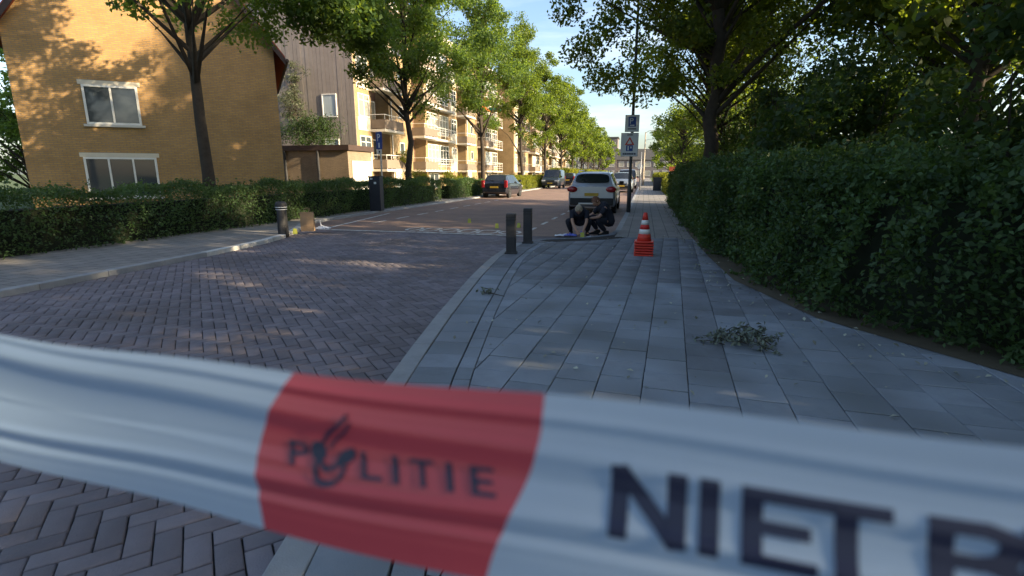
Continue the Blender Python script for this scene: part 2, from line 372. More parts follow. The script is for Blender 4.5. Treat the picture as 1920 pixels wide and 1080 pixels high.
join_slabs('bricks', bricks[300:], bV, bF, M['brick'], road, 0)

# pavement tiles 30 x 30, laid 2.9 degrees off the street line, half bond
TA = R(-2.85); td = Vector((-math.sin(TA), math.cos(TA))); te = Vector((math.cos(TA), math.sin(TA)))
TW = .302
tme, tV, tF = slab_mesh('paving_tile', TW - .006, TW - .012, 0, .03, M['tile'], .005)
tme2 = tme.copy(); tme2.materials.clear(); tme2.materials.append(M['tile2'])
T0 = Vector((.405, 4.3))
kpts = resample(KR, .30)
edge = offset(kpts, .602)      # where the grid begins
def edge_dist(p):
    best = None
    for a, b in zip(edge, edge[1:]):
        t = b - a; u = max(0, min(1, (p - a).dot(t) / t.length_squared)); q = a + t * u; d = (p - q).length
        if best is None or d < best[0]: best = (d, q, t.normalized())
    d, q, t = best
    return (p - q).dot(Vector((t.y, -t.x))), q, Vector((t.y, -t.x))
def right_limit(y): return 1.35 if y > 9 else lerp(1.55, 1.35, (y - 7) / 2) if y > 7 else lerp(6.5, 1.55, max(0, (y - 2) / 5) ** .45)
tiles = []; cut = []
for ci in range(-14, 24):
    for rj in range(-24, 28):
        p = T0 + te * ((ci + .5) * TW) + td * ((rj + (.5 if ci % 2 else 0)) * TW)
        if p.y > 12.1 or p.y < -2.4 or p.x > right_limit(p.y) + .1: continue
        corners = [p + te*a*TW*.487 + td*b*TW*.487 for a, b in ((-1,-1),(1,-1),(1,1),(-1,1))]
        ds = [edge_dist(c) for c in corners]
        if all(d[0] > 0 for d in ds): tiles.append((p.x, p.y, TA))
        elif any(d[0] > 0 for d in ds):
            poly = []
            for i in range(4):
                d0, d1 = ds[i][0], ds[(i+1)%4][0]
                if d0 > 0: poly.append(corners[i])
                if d0 * d1 < 0: poly.append(corners[i].lerp(corners[(i+1)%4], d0 / (d0 - d1)))
            if len(poly) > 2: cut.append(poly)
def tkey(t):
    d = math.hypot(t[0], t[1]); return d if t[1] > 1.2 else d + 100
tiles.sort(key=tkey)
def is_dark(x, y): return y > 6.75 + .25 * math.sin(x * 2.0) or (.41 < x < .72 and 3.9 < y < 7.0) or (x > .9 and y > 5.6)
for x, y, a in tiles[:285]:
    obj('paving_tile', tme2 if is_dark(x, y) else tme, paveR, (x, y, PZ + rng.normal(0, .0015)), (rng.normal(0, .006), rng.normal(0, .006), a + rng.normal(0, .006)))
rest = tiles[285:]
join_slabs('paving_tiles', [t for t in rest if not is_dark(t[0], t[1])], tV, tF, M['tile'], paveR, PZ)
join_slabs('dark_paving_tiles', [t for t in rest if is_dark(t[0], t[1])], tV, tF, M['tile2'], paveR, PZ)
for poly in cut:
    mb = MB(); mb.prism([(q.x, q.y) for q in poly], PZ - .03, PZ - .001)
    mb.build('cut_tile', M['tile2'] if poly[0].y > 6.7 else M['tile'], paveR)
# kerb stones and the two strips that follow the kerb
def strip(K, step, d0, d1, z0, z1, name, m, parent, y0, y1, gap=.008, alt=None):
    pts = resample(K, step, y0, y1); A = offset(pts, d0); B = offset(pts, d1)
    for i in range(len(pts) - 1):
        a0, a1, b0, b1 = A[i], A[i+1], B[i], B[i+1]
        u = gap / max(.05, (a1 - a0).length)
        q = [a0.lerp(a1, u), b0.lerp(b1, u), b1, a1]
        if (q[1]-q[0]).cross(q[2]-q[0]) < 0: q = q[::-1]
        mb = MB(); mb.prism([(p.x, p.y) for p in q], z0, z1 + random.gauss(0, .001))
        mm = m if not alt else alt(pts[i])
        mb.build(name, mm, parent, bevel=.008 if 'kerb' in name else .004)
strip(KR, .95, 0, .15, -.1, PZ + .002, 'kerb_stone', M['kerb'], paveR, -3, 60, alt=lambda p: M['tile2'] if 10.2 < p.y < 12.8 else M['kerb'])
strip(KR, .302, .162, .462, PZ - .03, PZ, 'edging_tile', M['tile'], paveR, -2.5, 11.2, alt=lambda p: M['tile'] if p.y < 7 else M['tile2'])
strip(KR, .24, .474, .594, PZ - .03, PZ, 'edging_block', M['tile'], paveR, -2.5, 11.2)
strip(KL, .95, -.15, 0, -.1, PZ + .002, 'kerb_stone', M['kerb'], paveL, -2, 60, alt=lambda p: M['kerbwhite'] if 7.5 < p.y < 11.6 else M['kerb'])

# painted markings (sheets 4 mm over the road)
def mark(name, poly, z=.009, label=None):
    mb = MB(); mb.add([(x, y, z) for x, y in poly], [tuple(range(len(poly)))])
    return mb.build(name, M['paint'], road)
def line(name, a, b, wd, z=.009):
    a, b = Vector(a), Vector(b); t = (b - a).normalized(); n = Vector((-t.y, t.x)) * wd / 2
    return mark(name, [(a-n)[:], (b-n)[:], (b+n)[:], (a+n)[:]], z)
line('stop_line', (-8.55, 12.42), (-5.7, 12.44), .15); line('stop_line', (-5.68, 12.44), (-2.75, 12.30), .17)
for k in range(9): line('bay_dash', (-2.9, 13.4 + k*1.85), (-2.9, 14.3 + k*1.85), .10)
for k in range(12): line('bay_dash', (-8.05, 14.4 + k*1.7), (-8.05, 15.35 + k*1.7), .10)
line('bay_line', (-8.5, 12.7), (-9.4, 18.2), .10)
def ring_mark(cx, cy, rx, ry, wd, sq):
    n = 20; o = []; q = []
    for k in range(n):
        t = 2*PI*k/n; c, s = math.cos(t), math.sin(t)
        e = 1 if not sq else (max(abs(c), abs(s)) ** -.7)
        o.append((cx + rx*c*e, cy + ry*s*e)); q.append((cx + (rx-wd)*c*e, cy + (ry-wd*1.3)*s*e))
    mb = MB(); mb.add([(x, y, .009) for x, y in o + q], [(k, (k+1)%n, n+(k+1)%n, n+k) for k in range(n)])
    mb.build('painted_ring', M['paint'], road)
for k, (cx, rx, sq) in enumerate([(-6.05, .22, 0), (-5.55, .24, 1), (-5.0, .26, 0), (-4.45, .25, 1), (-3.9, .28, 1), (-3.3, .30, 0)]):
    ring_mark(cx, 13.15 - .04 * k, rx, .42, .085, sq)

# ------------------------------------------------------------------ foliage tools
def leaf_cloud(name, C, size, m, parent, rg, upbias=.5, aspect=.55, fold=.15):
    n = len(C)
    nrm = rg.normal(size=(n, 3)); nrm[:, 2] += upbias; nrm /= np.linalg.norm(nrm, axis=1)[:, None]
    t = rg.normal(size=(n, 3)); t -= nrm * (t * nrm).sum(1)[:, None]; t /= np.linalg.norm(t, axis=1)[:, None] + 1e-9
    b = np.cross(nrm, t)
    Ls = (size * rg.uniform(.65, 1.35, n))[:, None]
    c = np.asarray(C)
    P = np.stack([c - t*Ls*.5, c + b*Ls*aspect*.5 + nrm*Ls*fold + t*Ls*.05, c + t*Ls*.5, c - b*Ls*aspect*.5 + nrm*Ls*fold + t*Ls*.05], 1).reshape(-1, 3)
    F = np.arange(n*4).reshape(-1, 4)
    return obj(name, quads(name, P, F, m), parent)
def tree(name, label, loc, h, base, rx, nclump, lpc, leaf, tr, m, seed, group=None, ry=None, lean=(0, 0), croff=(0, 0), clr=.75, fork=None, limbs=7, extra=None, cat='tree', taper=.35, shape=1.0, lt=.62, topn=.25):
    rg = np.random.default_rng(seed); ry = ry or rx
    t = thing(name, label, cat, loc, 0, group)
    ctr = np.array([croff[0], croff[1], (h + base) / 2]); rad = np.array([rx, ry, (h - base) / 2])
    d = rg.normal(size=(nclump, 3)); d /= np.linalg.norm(d, axis=1)[:, None]
    rr = rg.uniform(0, 1, nclump) ** .42
    lump = 1 + .16 * np.sin(d[:, 0]*5 + seed) * np.cos(d[:, 1]*4 + seed*2) + .12 * np.sin(d[:, 2]*7 + seed)
    cc = ctr + d * (rr * lump)[:, None] * rad
    zt = (cc[:, 2] - base) / (h - base)
    cc[:, :2] = croff + (cc[:, :2] - croff) * np.clip(1 - topn * np.clip(zt - .35, 0, 1) / .65, .3, 1.3)[:, None]
    if extra is not None: cc = np.vstack([cc, np.array(extra, float)])
    top = np.array([lean[0], lean[1], h * .93])
    fk = fork or h * .8
    npt = 9; path = []; rads = []
    for k in range(npt):
        u = k / (npt - 1); p = np.array([lean[0]*u**1.5, lean[1]*u**1.5, fk*u]) + (rg.normal(0, .05, 3) * [1, 1, 0] if 0 < k else 0)
        path.append(tuple(p)); rads.append(tr * (1.25 if k == 0 else 1) * (1 - (1 - taper) * u))
    path[0] = (path[0][0], path[0][1], -.12)
    mb = MB(); mb.tube(path, rads, 10); mb.build('trunk', M['bark'], t, smooth=True)
    def axis(z):
        u = max(0, min(1, z / fk)); i = min(npt-2, int(u*(npt-1))); f = u*(npt-1) - i
        return np.array(path[i])*(1-f) + np.array(path[i+1])*f, rads[i]*(1-f) + rads[i+1]*f
    order = np.r_[rg.permutation(nclump), np.arange(nclump, len(cc))]; tw = MB()
    for q, ii in enumerate(order):
        c = cc[ii]; hd = math.hypot(c[0], c[1])
        z0 = min(fk * .98, max(base * .7, c[2] - hd * rg.uniform(.5, 1.0) - .4))
        a, ra = axis(z0)
        mid = a * .45 + c * .55 + np.array([rg.normal(0, .15), rg.normal(0, .15), .10 * hd * rg.uniform(-.3, 1)])
        if q < limbs:
            l = MB(); l.tube([tuple(a), tuple(a*.72 + mid*.28 + np.array([0, 0, .03*hd])), tuple(mid), tuple(c)], [ra*lt, ra*lt*.78, ra*lt*.48, .02], 7); l.build('limb', M['bark'], t, smooth=True)
        elif q < limbs + 60:
            tw.tube([tuple(a), tuple(mid), tuple(c)], [.03 + .004*h, .022, .010], 4, False)
    if tw.v: tw.build('branches', M['bark'], t, smooth=True)
    pts = []
    for c in cc:
        k = int(lpc * rg.uniform(.6, 1.4)); s = clr * rg.uniform(.7, 1.3)
        g = rg.normal(size=(k, 3)); g /= np.linalg.norm(g, axis=1)[:, None]
        pts.append(c + g * (rg.uniform(0, 1, k) ** .5)[:, None] * s * np.array([1, 1, .72]))
    leaf_cloud('crown', np.vstack(pts), leaf, m, t, rg)
    return t
def shrub(name, label, loc, h, r, n, leaf, m, seed, group=None, cat='bush', ry=None, sub=26):
    rg = np.random.default_rng(seed); t = thing(name, label, cat, loc, 0, group); ry = ry or r
    st = MB()
    for k in range(7):
        a = rg.uniform(0, 2*PI); st.tube([(0, 0, -.05), (r*.3*math.cos(a), ry*.3*math.sin(a), h*.4), (r*.6*math.cos(a), ry*.6*math.sin(a), h*.8)], [.03, .02, .008], 5)
    st.build('stems_or_core', M['bark'], t)
    pts = []
    for k in range(sub):
        d = rg.normal(size=3); d /= np.linalg.norm(d); q = rg.uniform(0, 1) ** .4
        c = np.array([d[0]*r*q, d[1]*ry*q, h*.5 + d[2]*h*.47*q]); k2 = n // sub
        g = rg.normal(size=(k2, 3)); g /= np.linalg.norm(g, axis=1)[:, None]
        pts.append(c + g * (rg.uniform(0, 1, k2) ** .5)[:, None] * min(r, h) * rg.uniform(.25, .45))
    P = np.vstack(pts); P[:, 2] = np.abs(P[:, 2] - .03) + .03
    leaf_cloud('foliage', P, leaf, m, t, rg)
    return t
def hedge(name, label, path, width, h, dens, leaf, m, seed, group=None, wob=.08, z=PZ, shoots=5):
    """path follows the hedge's centre line"""
    rg = np.random.default_rng(seed); pts = resample(path, .5)
    t = thing(name, label, 'hedge', (pts[0].x, pts[0].y, z), 0, group); o3 = np.array([pts[0].x, pts[0].y, 0])
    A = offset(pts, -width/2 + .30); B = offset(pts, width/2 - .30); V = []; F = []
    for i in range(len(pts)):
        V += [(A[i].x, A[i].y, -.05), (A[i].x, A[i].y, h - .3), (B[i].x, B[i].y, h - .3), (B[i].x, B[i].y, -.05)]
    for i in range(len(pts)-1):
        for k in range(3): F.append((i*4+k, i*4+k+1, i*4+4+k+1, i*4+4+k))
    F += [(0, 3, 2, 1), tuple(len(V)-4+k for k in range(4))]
    mb = MB(); mb.add([tuple(np.array(v) - o3) for v in V], F); mb.build('stems_or_core', M['core'], t)  # added dark box core behind the leaves, no separate stalks
    C = []
    for i in range(len(pts)-1):
        a, b = pts[i], pts[i+1]; tt = (b - a); Ln = tt.length; tt.normalize(); nn = Vector((tt.y, -tt.x))
        per = 2*h + width; n = int(dens * per * Ln)
        u = rg.uniform(0, 1, n); s = rg.uniform(0, per, n)
        wv = wob * np.sin((a.y + a.x + u*Ln) * 1.7 + s * 2.1 + seed) + wob*.6*np.sin((a.y + u*Ln) * 4.3 + s*3.7)
        dep = np.maximum(rg.normal(0, .045, n) + wv, -.12) - (rg.uniform(0, 1, n) < .3) * rg.uniform(.05, .18, n)
        lat = np.where(s < h, -width/2 - dep, np.where(s < h + width, s - h - width/2, width/2 + dep))
        zz = np.where(s < h, s, np.where(s < h + width, h + dep, per - s))
        keep = np.where(s < h, rg.uniform(0, 1, n) < .55 + s/h, np.where(s > h + width, rg.uniform(0, 1, n) < .55 + (per-s)/h, True))
        X = a.x + tt.x*u*Ln + nn.x*lat; Y = a.y + tt.y*u*Ln + nn.y*lat
        C.append(np.stack([X, Y, np.maximum(zz, .02)], 1)[keep])
    for e, sgn in ((pts[0], -1), (pts[-1], 1)):
        q = (pts[1]-pts[0]).normalized() if sgn < 0 else (pts[-1]-pts[-2]).normalized(); nn = Vector((q.y, -q.x)); n = int(dens*width*h)
        l = rg.uniform(-width/2, width/2, n); zz = rg.uniform(.05, h, n); dd = rg.normal(0, .05, n)
        C.append(np.stack([e.x + q.x*sgn*dd + nn.x*l, e.y + q.y*sgn*dd + nn.y*l, zz], 1))
    S = []
    for q in range(int(len(pts) * shoots)):                     # loose shoots and foot growth
        i = int(rg.integers(0, len(pts)-1)); a, b = pts[i], pts[i+1]; tt = (b - a).normalized(); nn = Vector((tt.y, -tt.x)); f = rg.uniform(0, 1); sd_ = -1 if rg.uniform() < .6 else 1
        base_ = np.array([lerp(a.x, b.x, f), lerp(a.y, b.y, f), 0.]); r_ = rg.uniform()
        if r_ < .45: p = base_ + [nn.x*rg.uniform(-.5, .5)*width, nn.y*rg.uniform(-.5, .5)*width, h]; d = np.array([rg.normal(0, .4), rg.normal(0, .4), 1.])
        else: p = base_ + [nn.x*sd_*width/2, nn.y*sd_*width/2, h*rg.uniform(.0, 1)**1.2]; d = np.array([nn.x*sd_, nn.y*sd_, rg.uniform(-.3, .9)])
        ln = rg.uniform(.10, .34) * h / 1.4; k = int(12 * dens / 900) + 5
        S.append(p + d/np.linalg.norm(d) * (rg.uniform(-.1, 1, k)*ln)[:, None] + rg.normal(0, .03, (k, 3)))
    if S: S = np.vstack(S); S[:, 2] = np.maximum(S[:, 2], .02); C.append(S)
    leaf_cloud('foliage', np.vstack(C) - o3, leaf, m, t, rg, upbias=.35)
    return t

# ------------------------------------------------------------------ buildings
WC = {}
def window(parent, x, y0, y1, z0, z1, mull=1, trans=None, pane='glass', face='x', name='window', fm='white'):
    """window lying in the plane local x = const (face 'x', looks to +x) or local y = const (face '-y')"""
    w_, h_ = round(y1 - y0, 3), round(z1 - z0, 3); key = (w_, h_, mull, trans, face, pane, fm)
    if key not in WC:
        mb = MB(); t = .07; bars = [(0, t, 0, h_), (w_-t, w_, 0, h_), (t, w_-t, 0, t), (t, w_-t, h_-t, h_)]
        for k in range(1, mull): c = w_*k/mull; bars.append((c-.03, c+.03, t, h_-t))
        for (a, b, c, d) in bars:
            if face == 'x': mb.box((-.05, a, c), (.045, b, d))
            else: mb.box((a, -.045, c), (b, .05, d))
        if trans:
            edges = [t] + [w_*k/mull for k in range(1, mull)] + [w_-t]
            for a, b in zip(edges, edges[1:]):
                if face == 'x': mb.box((-.05, a+.031, h_*trans-.025), (.040, b-.031, h_*trans+.025))
                else: mb.box((a+.031, -.040, h_*trans-.025), (b-.031, .05, h_*trans+.025))
        p = MB()
        if face == 'x': p.box((-.04, .03, .03), (.012, w_-.03, h_-.03))
        else: p.box((.03, -.012, .03), (w_-.03, .04, h_-.03))
        WC[key] = (mb.mesh('window', M[fm]), p.mesh('pane', M[pane]))
    f = obj(name, WC[key][0], parent, (x, y0, z0) if face == 'x' else (y0, x, z0))
    obj('pane', WC[key][1], f); return f
def balcony(parent, y0, y1, z, dep=1.15, x=0, panel=True, seed=0):
    mb = MB(); mb.box((x, y0, z-.17), (x+dep, y1, z)); s = mb.build('balcony', M['fascia'], parent)
    if panel:
        p = MB(); p.box((x+dep-.06, y0+.03, z+.06), (x+dep-.01, y1-.03, z+.66)); p.build('front_panel', M['balpanel'], s)
        p = MB(); p.box((x+.02, y0+.01, z+.06), (x+dep-.08, y0+.05, z+.66)); p.build('side_panel', M['balpanel'], s)
        p = MB(); p.box((x+.02, y1-.05, z+.06), (x+dep-.08, y1-.01, z+.66)); p.build('side_panel', M['balpanel'], s)
    r = MB(); zt = z + 1.0
    r.box((x+dep-.055, y0, zt-.04), (x+dep-.015, y1, zt)); r.box((x, y0, zt-.04), (x+dep-.06, y0+.04, zt)); r.box((x, y1-.04, zt-.04), (x+dep-.06, y1, zt))
    for k in range(5): yy = lerp(y0+.05, y1-.08, k/4); r.box((x+dep-.05, yy, z), (x+dep-.02, yy+.03, zt-.041))
    if not panel:
        for zz in (.3, .55, .78): r.box((x+dep-.045, y0+.01, z+zz), (x+dep-.025, y1-.01, z+zz+.02))
    r.build('railing', M['white'], s)
    return s
def apartment(name, label, loc, nmod, gable=True, seed=1, detail=True):
    t = thing(name, label, 'apartments', loc); rr = random.Random(seed)
    ML = 17.7; Ln = ML * nmod; D = 10.5; FZ = [1.8, 4.55, 7.3, 10.05]; TOP = 13.0
    solid = MB(); rec = MB()
    for m_ in range(nmod):
        y = m_ * ML
        for (a, b, s) in ((0, 2.3, 1), (2.3, 4.9, 0), (4.9, 9.1, 1), (9.1, 11.7, 0), (11.7, 17.7, 1)):
            if s: solid.box((-D, y+a, 0), (0, y+b, TOP))
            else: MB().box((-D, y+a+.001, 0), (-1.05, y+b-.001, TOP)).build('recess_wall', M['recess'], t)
    solid.build('brick_wall', M['facade'], t)
    for m_ in range(nmod):
        y = m_ * ML
        for fi, z in enumerate(FZ):
            window(t, .01, y+.45, y+1.95, z+.75, z+2.25, 2, .72, rr.choice(['glass', 'curtain']))
            sp = MB(); sp.box((0.002, y+.35, z-.15), (.03, y+2.05, z+.72)); sp.build('spandrel', M['cream'], t)
            window(t, -1.04, y+2.5, y+3.5, z+.05, z+2.2, 1, None, 'glass', name='balcony_door')
            window(t, -1.04, y+3.6, y+4.7, z+.8, z+2.2, 1, None, rr.choice(['glass', 'curtain']))
            balcony(t, y+2.0, y+5.0, z)
            window(t, .01, y+6.5, y+7.3, z+1.2, z+2.1, 1, None, 'glass')
            window(t, -1.04, y+9.3, y+10.3, z+.05, z+2.2, 1, None, 'glass', name='balcony_door')
            balcony(t, y+8.9, y+11.8, z)
            window(t, .01, y+12.1, y+14.7, z+.5, z+2.3, 3, .74, rr.choice(['glass', 'curtain', 'frost']))
            window(t, .01, y+15.0, y+17.3, z+.5, z+2.3, 3, .74, rr.choice(['glass', 'curtain']))
            balcony(t, y+12.0, y+17.5, z, .75, 0, panel=False)
        window(t, .01, y+5.6, y+6.6, .1, 2.2, 1, None, 'frost', name='entrance_door')
        window(t, .01, y+12.3, y+14.5, .1, 1.5, 2, None, 'glass', name='storage_door')
    rf = MB(); rf.box((-D-.3, -.35, TOP), (.85, Ln+.35, TOP+.18)); r_ = rf.build('roof', M['soffit'], t)
    fs = MB(); fs.box((.852, -.36, TOP-.04), (.92, Ln+.36, TOP+.42)); fs.box((-D-.3, -.43, TOP-.04), (.85, -.352, TOP+.42)); fs.build('fascia', M['fascia'], r_)
    ff = MB(); ff.box((-D-.28, -.33, TOP+.182), (.83, Ln+.33, TOP+.36)); ff.build('roofing', M['roofing'], r_)
    for m_ in range(nmod): MB().tube([(.07, m_*ML+5.2, .1), (.07, m_*ML+5.2, TOP-.02)], .05, 6).build('downpipe', M['galv'], t)
    if gable:                                     # grey vertical boards, one by one
        bw = .29; n = int(D / bw); bm_ = MB(); bm_.box((-bw/2+.008, -.055, 0), (bw/2-.008, -.004, TOP-.42-3.1)); me = bm_.mesh('board', M['board'])
        for k in range(n): obj('board', me, t, (-D + .14 + (k+.5)*bw, random.uniform(-.012, 0), 3.1))
        for z in (2.3, 5.2, 11.2): window(t, -.07, -2.35, -1.25, z, z+1.5, 1, None, 'frost', face='-y')
    return t
apartment('apartment_block', 'four-storey yellow brick apartment block with grey boarded end wall and balconies, nearest on the left', (-19, 32.6, 0), 2)
apartment('apartment_block', 'yellow brick apartment block with balconies behind the far trees, second along the street', (-17.1, 69.2, 0), 3, gable=False, seed=5)
# orange awning and green parasol on a balcony
aw = MB(); aw.add([(0,0,0),(0,2.4,0),(1.2,2.4,-.95),(1.2,0,-.95),(0,0,-.03),(0,2.4,-.03),(1.17,2.4,-.99),(1.17,0,-.99)], [(0,1,2,3),(7,6,5,4),(0,3,7,4),(1,5,6,2),(3,2,6,7),(0,4,5,1)])
tag(aw.build('awning', M['orange'], None, loc=(-18.98, 59.6, 9.4)), 'bright orange sun awning over a balcony of the yellow apartment block', 'awning')
pt = thing('balcony_parasol', 'green parasol opened on an apartment balcony beside the orange awning', 'parasol', (-18.0, 62.6, 7.32))
MB().lathe([(.02, 0), (.02, 2.0)], 8).build('pole', M['white'], pt)
MB().lathe([(1.15, 1.45), (.75, 1.72), (.05, 1.98)], 8).build('canopy', M['green_cloth'], pt)

# house with steep gable, at the far left
hs = thing('brick_house', 'ochre brick house with steep red tiled roof behind the left hedge', 'house', (-15.2, 19.95, 0), R(40))
W_, EV, SL, DP = 8.6, 6.55, 1.36, 9.0
g = MB(); RZ = EV + W_/2*SL
g.add([(-W_,0,0),(0,0,0),(0,0,EV),(-W_/2,0,RZ),(-W_,0,EV),(-W_,DP,0),(0,DP,0),(0,DP,EV),(-W_/2,DP,RZ),(-W_,DP,EV)], [(0,1,2,3,4),(9,8,7,6,5),(1,6,7,2),(0,4,9,5),(2,7,8,3),(3,8,9,4)])
g.build('brick_wall', M['housebrick'], hs)
for sgn in (0, 1):
    rf = MB(); x0, x1 = (.42, -W_/2) if sgn == 0 else (-W_-.42, -W_/2); za, zb = EV - .42*SL + .03, RZ + .03
    rf.add([(x0,-.32,za),(x1,-.32,zb),(x1,DP+.3,zb),(x0,DP+.3,za),(x0,-.32,za+.2),(x1,-.32,zb+.2),(x1,DP+.3,zb+.2),(x0,DP+.3,za+.2)], [(0,1,2,3),(7,6,5,4),(0,4,5,1),(1,5,6,2),(2,6,7,3),(3,7,4,0)])
    ro = rf.build('roof', M['rooftile'], hs)
    vb = MB(); vb.add([(x0,-.36,za-.16),(x1,-.36,zb-.16),(x1,-.36,zb+.12),(x0,-.36,za+.12),(x0,-.325,za-.16),(x1,-.325,zb-.16),(x1,-.325,zb+.12),(x0,-.325,za+.12)], [(3,2,1,0),(4,5,6,7),(0,1,5,4),(2,3,7,6),(0,4,7,3),(1,2,6,5)])
    vb.build('verge_board', M['darkfascia'], ro)
    gt = MB(); gx = x0 + (.06 if sgn == 0 else -.06); gt.tube([(gx, -.4, za+.04), (gx, DP+.35, za+.04)], .07, 8); gt.build('gutter', M['darkfascia'], ro)
window(hs, -.01, -6.6, -4.9, 3.3, 4.7, 2, None, 'glass', face='-y'); window(hs, -.01, -6.9, -4.6, .6, 2.1, 3, None, 'glass', face='-y')

for (x0, x1, z0, z1) in ((-6.6, -4.9, 3.3, 4.7), (-6.9, -4.6, .6, 2.1)):
    MB().box((x0-.1, -.09, z0-.09), (x1+.1, -.002, z0-.005)).build('sill', M['fascia'], hs); MB().box((x0-.1, -.03, z1+.005), (x1+.1, -.002, z1+.16)).build('lintel', M['cream'], hs)
# flat garage beside the apartments
gg = thing('garage', 'low flat-roofed brick garage with white door beside the grey end wall', 'garage', (-17.3, 28.6, 0))
MB().box((-9.5, 0, 0), (0, 2.75, 2.85)).build('brick_wall', M['garagebrick'], gg)
rf = MB(); rf.box((-9.6, -.14, 2.85), (.16, 2.9, 3.16)); r_ = rf.build('roof', M['darkfascia'], gg)
dr = MB(); dr.box((.004, .35, .02), (.05, 2.65, 2.25)); d_ = dr.build('garage_door', M['cream'], gg)
for k in range(6):
    s = MB(); s.box((.052, .4 + k*.37, .08), (.066, .4 + k*.37 + .34, 2.2)); s.build('door_panel', M['white'], d_)
for xx in (-2.0, -4.3): MB().tube([(xx, -.08, .05), (xx, -.08, 2.84)], .08, 8).build('downpipe', M['black_metal'], gg)
# parts of houses closing the far end of the street
def far_house(x, y, wd, h, label, flat=False):
    t = thing('row_house', label, 'house', (x, y, 0), 0, 'houses closing the street'); mb = MB()
    if flat: mb.box((0, 0, 0), (wd, 9, h))
    else: mb.add([(0,0,0),(wd,0,0),(wd,9,0),(0,9,0),(0,0,h),(wd,0,h),(wd,9,h),(0,9,h)], [(0,1,5,4),(1,2,6,5),(2,3,7,6),(3,0,4,7)])
    mb.build('wall', M['farbrick'], t)
    rf = MB()
    if flat: rf.box((-.3, -.3, h), (wd+.3, 9.3, h+.5))
    else: rf.add([(-.1,-.4,h-.1),(wd+.1,-.4,h-.1),(wd+.1,4.5,h+3.4),(-.1,4.5,h+3.4),(-.1,9.4,h-.1),(wd+.1,9.4,h-.1)], [(0,1,2,3),(3,2,5,4),(0,3,4),(1,5,2)])
    rf.build('roof', M['roofing'], t)
    nf = max(2, int(h / 2.8))
    for f_ in range(nf):
        for k in range(int(wd / 2.6)):
            window(t, -.03, .6 + k*2.6, 2.2 + k*2.6, .7 + f_*2.8, 2.3 + f_*2.8, 1, None, 'curtain', face='-y')
for k, lb in enumerate(['grey brick row house at the street end left of the pavement', 'grey brick row house at the street end straight beyond the pavement', 'grey brick row house at the street end right of the pavement', 'grey brick row house at the street end behind the right trees', 'grey brick row house at the street end far right of the pavement']):
    far_house(-17 + k*8.2, 172 + k*.8, 8.1, 5.8, lb)
far_house(-40, 215, 29, 15, 'tall flat-roofed block rising beyond the end of the street', True)

# ------------------------------------------------------------------ trees, hedges, shrubs
lefts = ['street tree at the far left whose dark branches hang in from the edge', 'tall slim street tree in front of the balconies, nearest full crown on the left', 'street tree beside the dark hatchback, second full crown from the left',
         'street tree behind the dark hatchback, left of the van', 'street tree just behind the dark van', 'street tree beyond the van, sixth along the left row', 'street tree far down the left row above the silver car',
         'street tree near the end of the left row', 'second-last street tree of the left row', 'last street tree at the end of the left row']
lefts[-1:] = ['street tree third from the far end of the left row', 'second-farthest street tree on the left, beside the distant hedge', 'farthest street tree on the left, in front of the distant block']
for k, lb in enumerate(lefts):
    y = 12 + 12.2*k; q = min(k, 9)
    tree('street_tree', lb, (-11.3 + (0 if k else -.3), y, PZ), [13.8, 14.6, 14.8, 15.0, 14.6, 14.4, 14, 13.6, 13, 12.5, 12, 12][k], [5.3, 4.1, 4.2, 4.3, 4, 3.8, 3.6, 3.4, 3.2, 3, 3, 2.6][k], [4.6, 3.6, 3.1, 3.15, 3.3, 3.5, 3.6, 3.7, 3.8, 4, 4.4, 5][k],
         [135, 140, 115, 105, 95, 95, 85, 75, 65, 60, 60, 70][k], [260, 270, 250, 210, 160, 130, 110, 95, 85, 80, 80, 80][k], [.145, .15, .16, .18, .21, .26, .29, .32, .35, .38, .4, .42][k], .17, M['leaf'] if k < 3 else M['leaf_far'], 40 + k, 'street trees along the left hedge', clr=.75, limbs=9 if k < 4 else 5, lt=.36, topn=.6, taper=.22,
         extra=[(random.Random(i).uniform(2.0, 4.0), random.Random(i+99).uniform(1.2, 4.2), random.Random(i+50).uniform(5.3, 7.2)) for i in range(42)] if k == 0 else None)
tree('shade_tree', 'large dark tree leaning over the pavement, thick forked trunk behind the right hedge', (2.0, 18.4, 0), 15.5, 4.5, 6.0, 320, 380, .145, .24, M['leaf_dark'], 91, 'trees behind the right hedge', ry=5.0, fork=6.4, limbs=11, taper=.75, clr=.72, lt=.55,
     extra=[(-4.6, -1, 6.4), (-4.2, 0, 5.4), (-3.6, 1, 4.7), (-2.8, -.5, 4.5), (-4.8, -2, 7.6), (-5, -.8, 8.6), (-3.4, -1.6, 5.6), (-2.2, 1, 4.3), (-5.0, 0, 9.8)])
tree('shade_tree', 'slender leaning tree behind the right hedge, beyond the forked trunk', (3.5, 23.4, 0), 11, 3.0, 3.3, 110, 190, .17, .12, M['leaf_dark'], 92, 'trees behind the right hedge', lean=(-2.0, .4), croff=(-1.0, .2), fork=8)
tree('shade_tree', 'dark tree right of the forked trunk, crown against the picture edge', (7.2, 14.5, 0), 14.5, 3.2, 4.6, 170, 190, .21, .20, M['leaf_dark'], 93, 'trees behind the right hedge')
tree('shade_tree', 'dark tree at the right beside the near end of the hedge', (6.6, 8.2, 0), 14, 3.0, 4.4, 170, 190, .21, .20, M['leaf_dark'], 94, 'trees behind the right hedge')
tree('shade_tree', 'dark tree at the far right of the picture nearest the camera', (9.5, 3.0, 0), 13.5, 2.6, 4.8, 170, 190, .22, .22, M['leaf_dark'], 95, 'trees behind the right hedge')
tree('shade_tree', 'dark tree behind the camera side of the right hedge', (8.5, -5.0, 0), 14.5, 2.4, 5.2, 170, 180, .24, .22, M['leaf_dark'], 96, 'trees behind the right hedge')
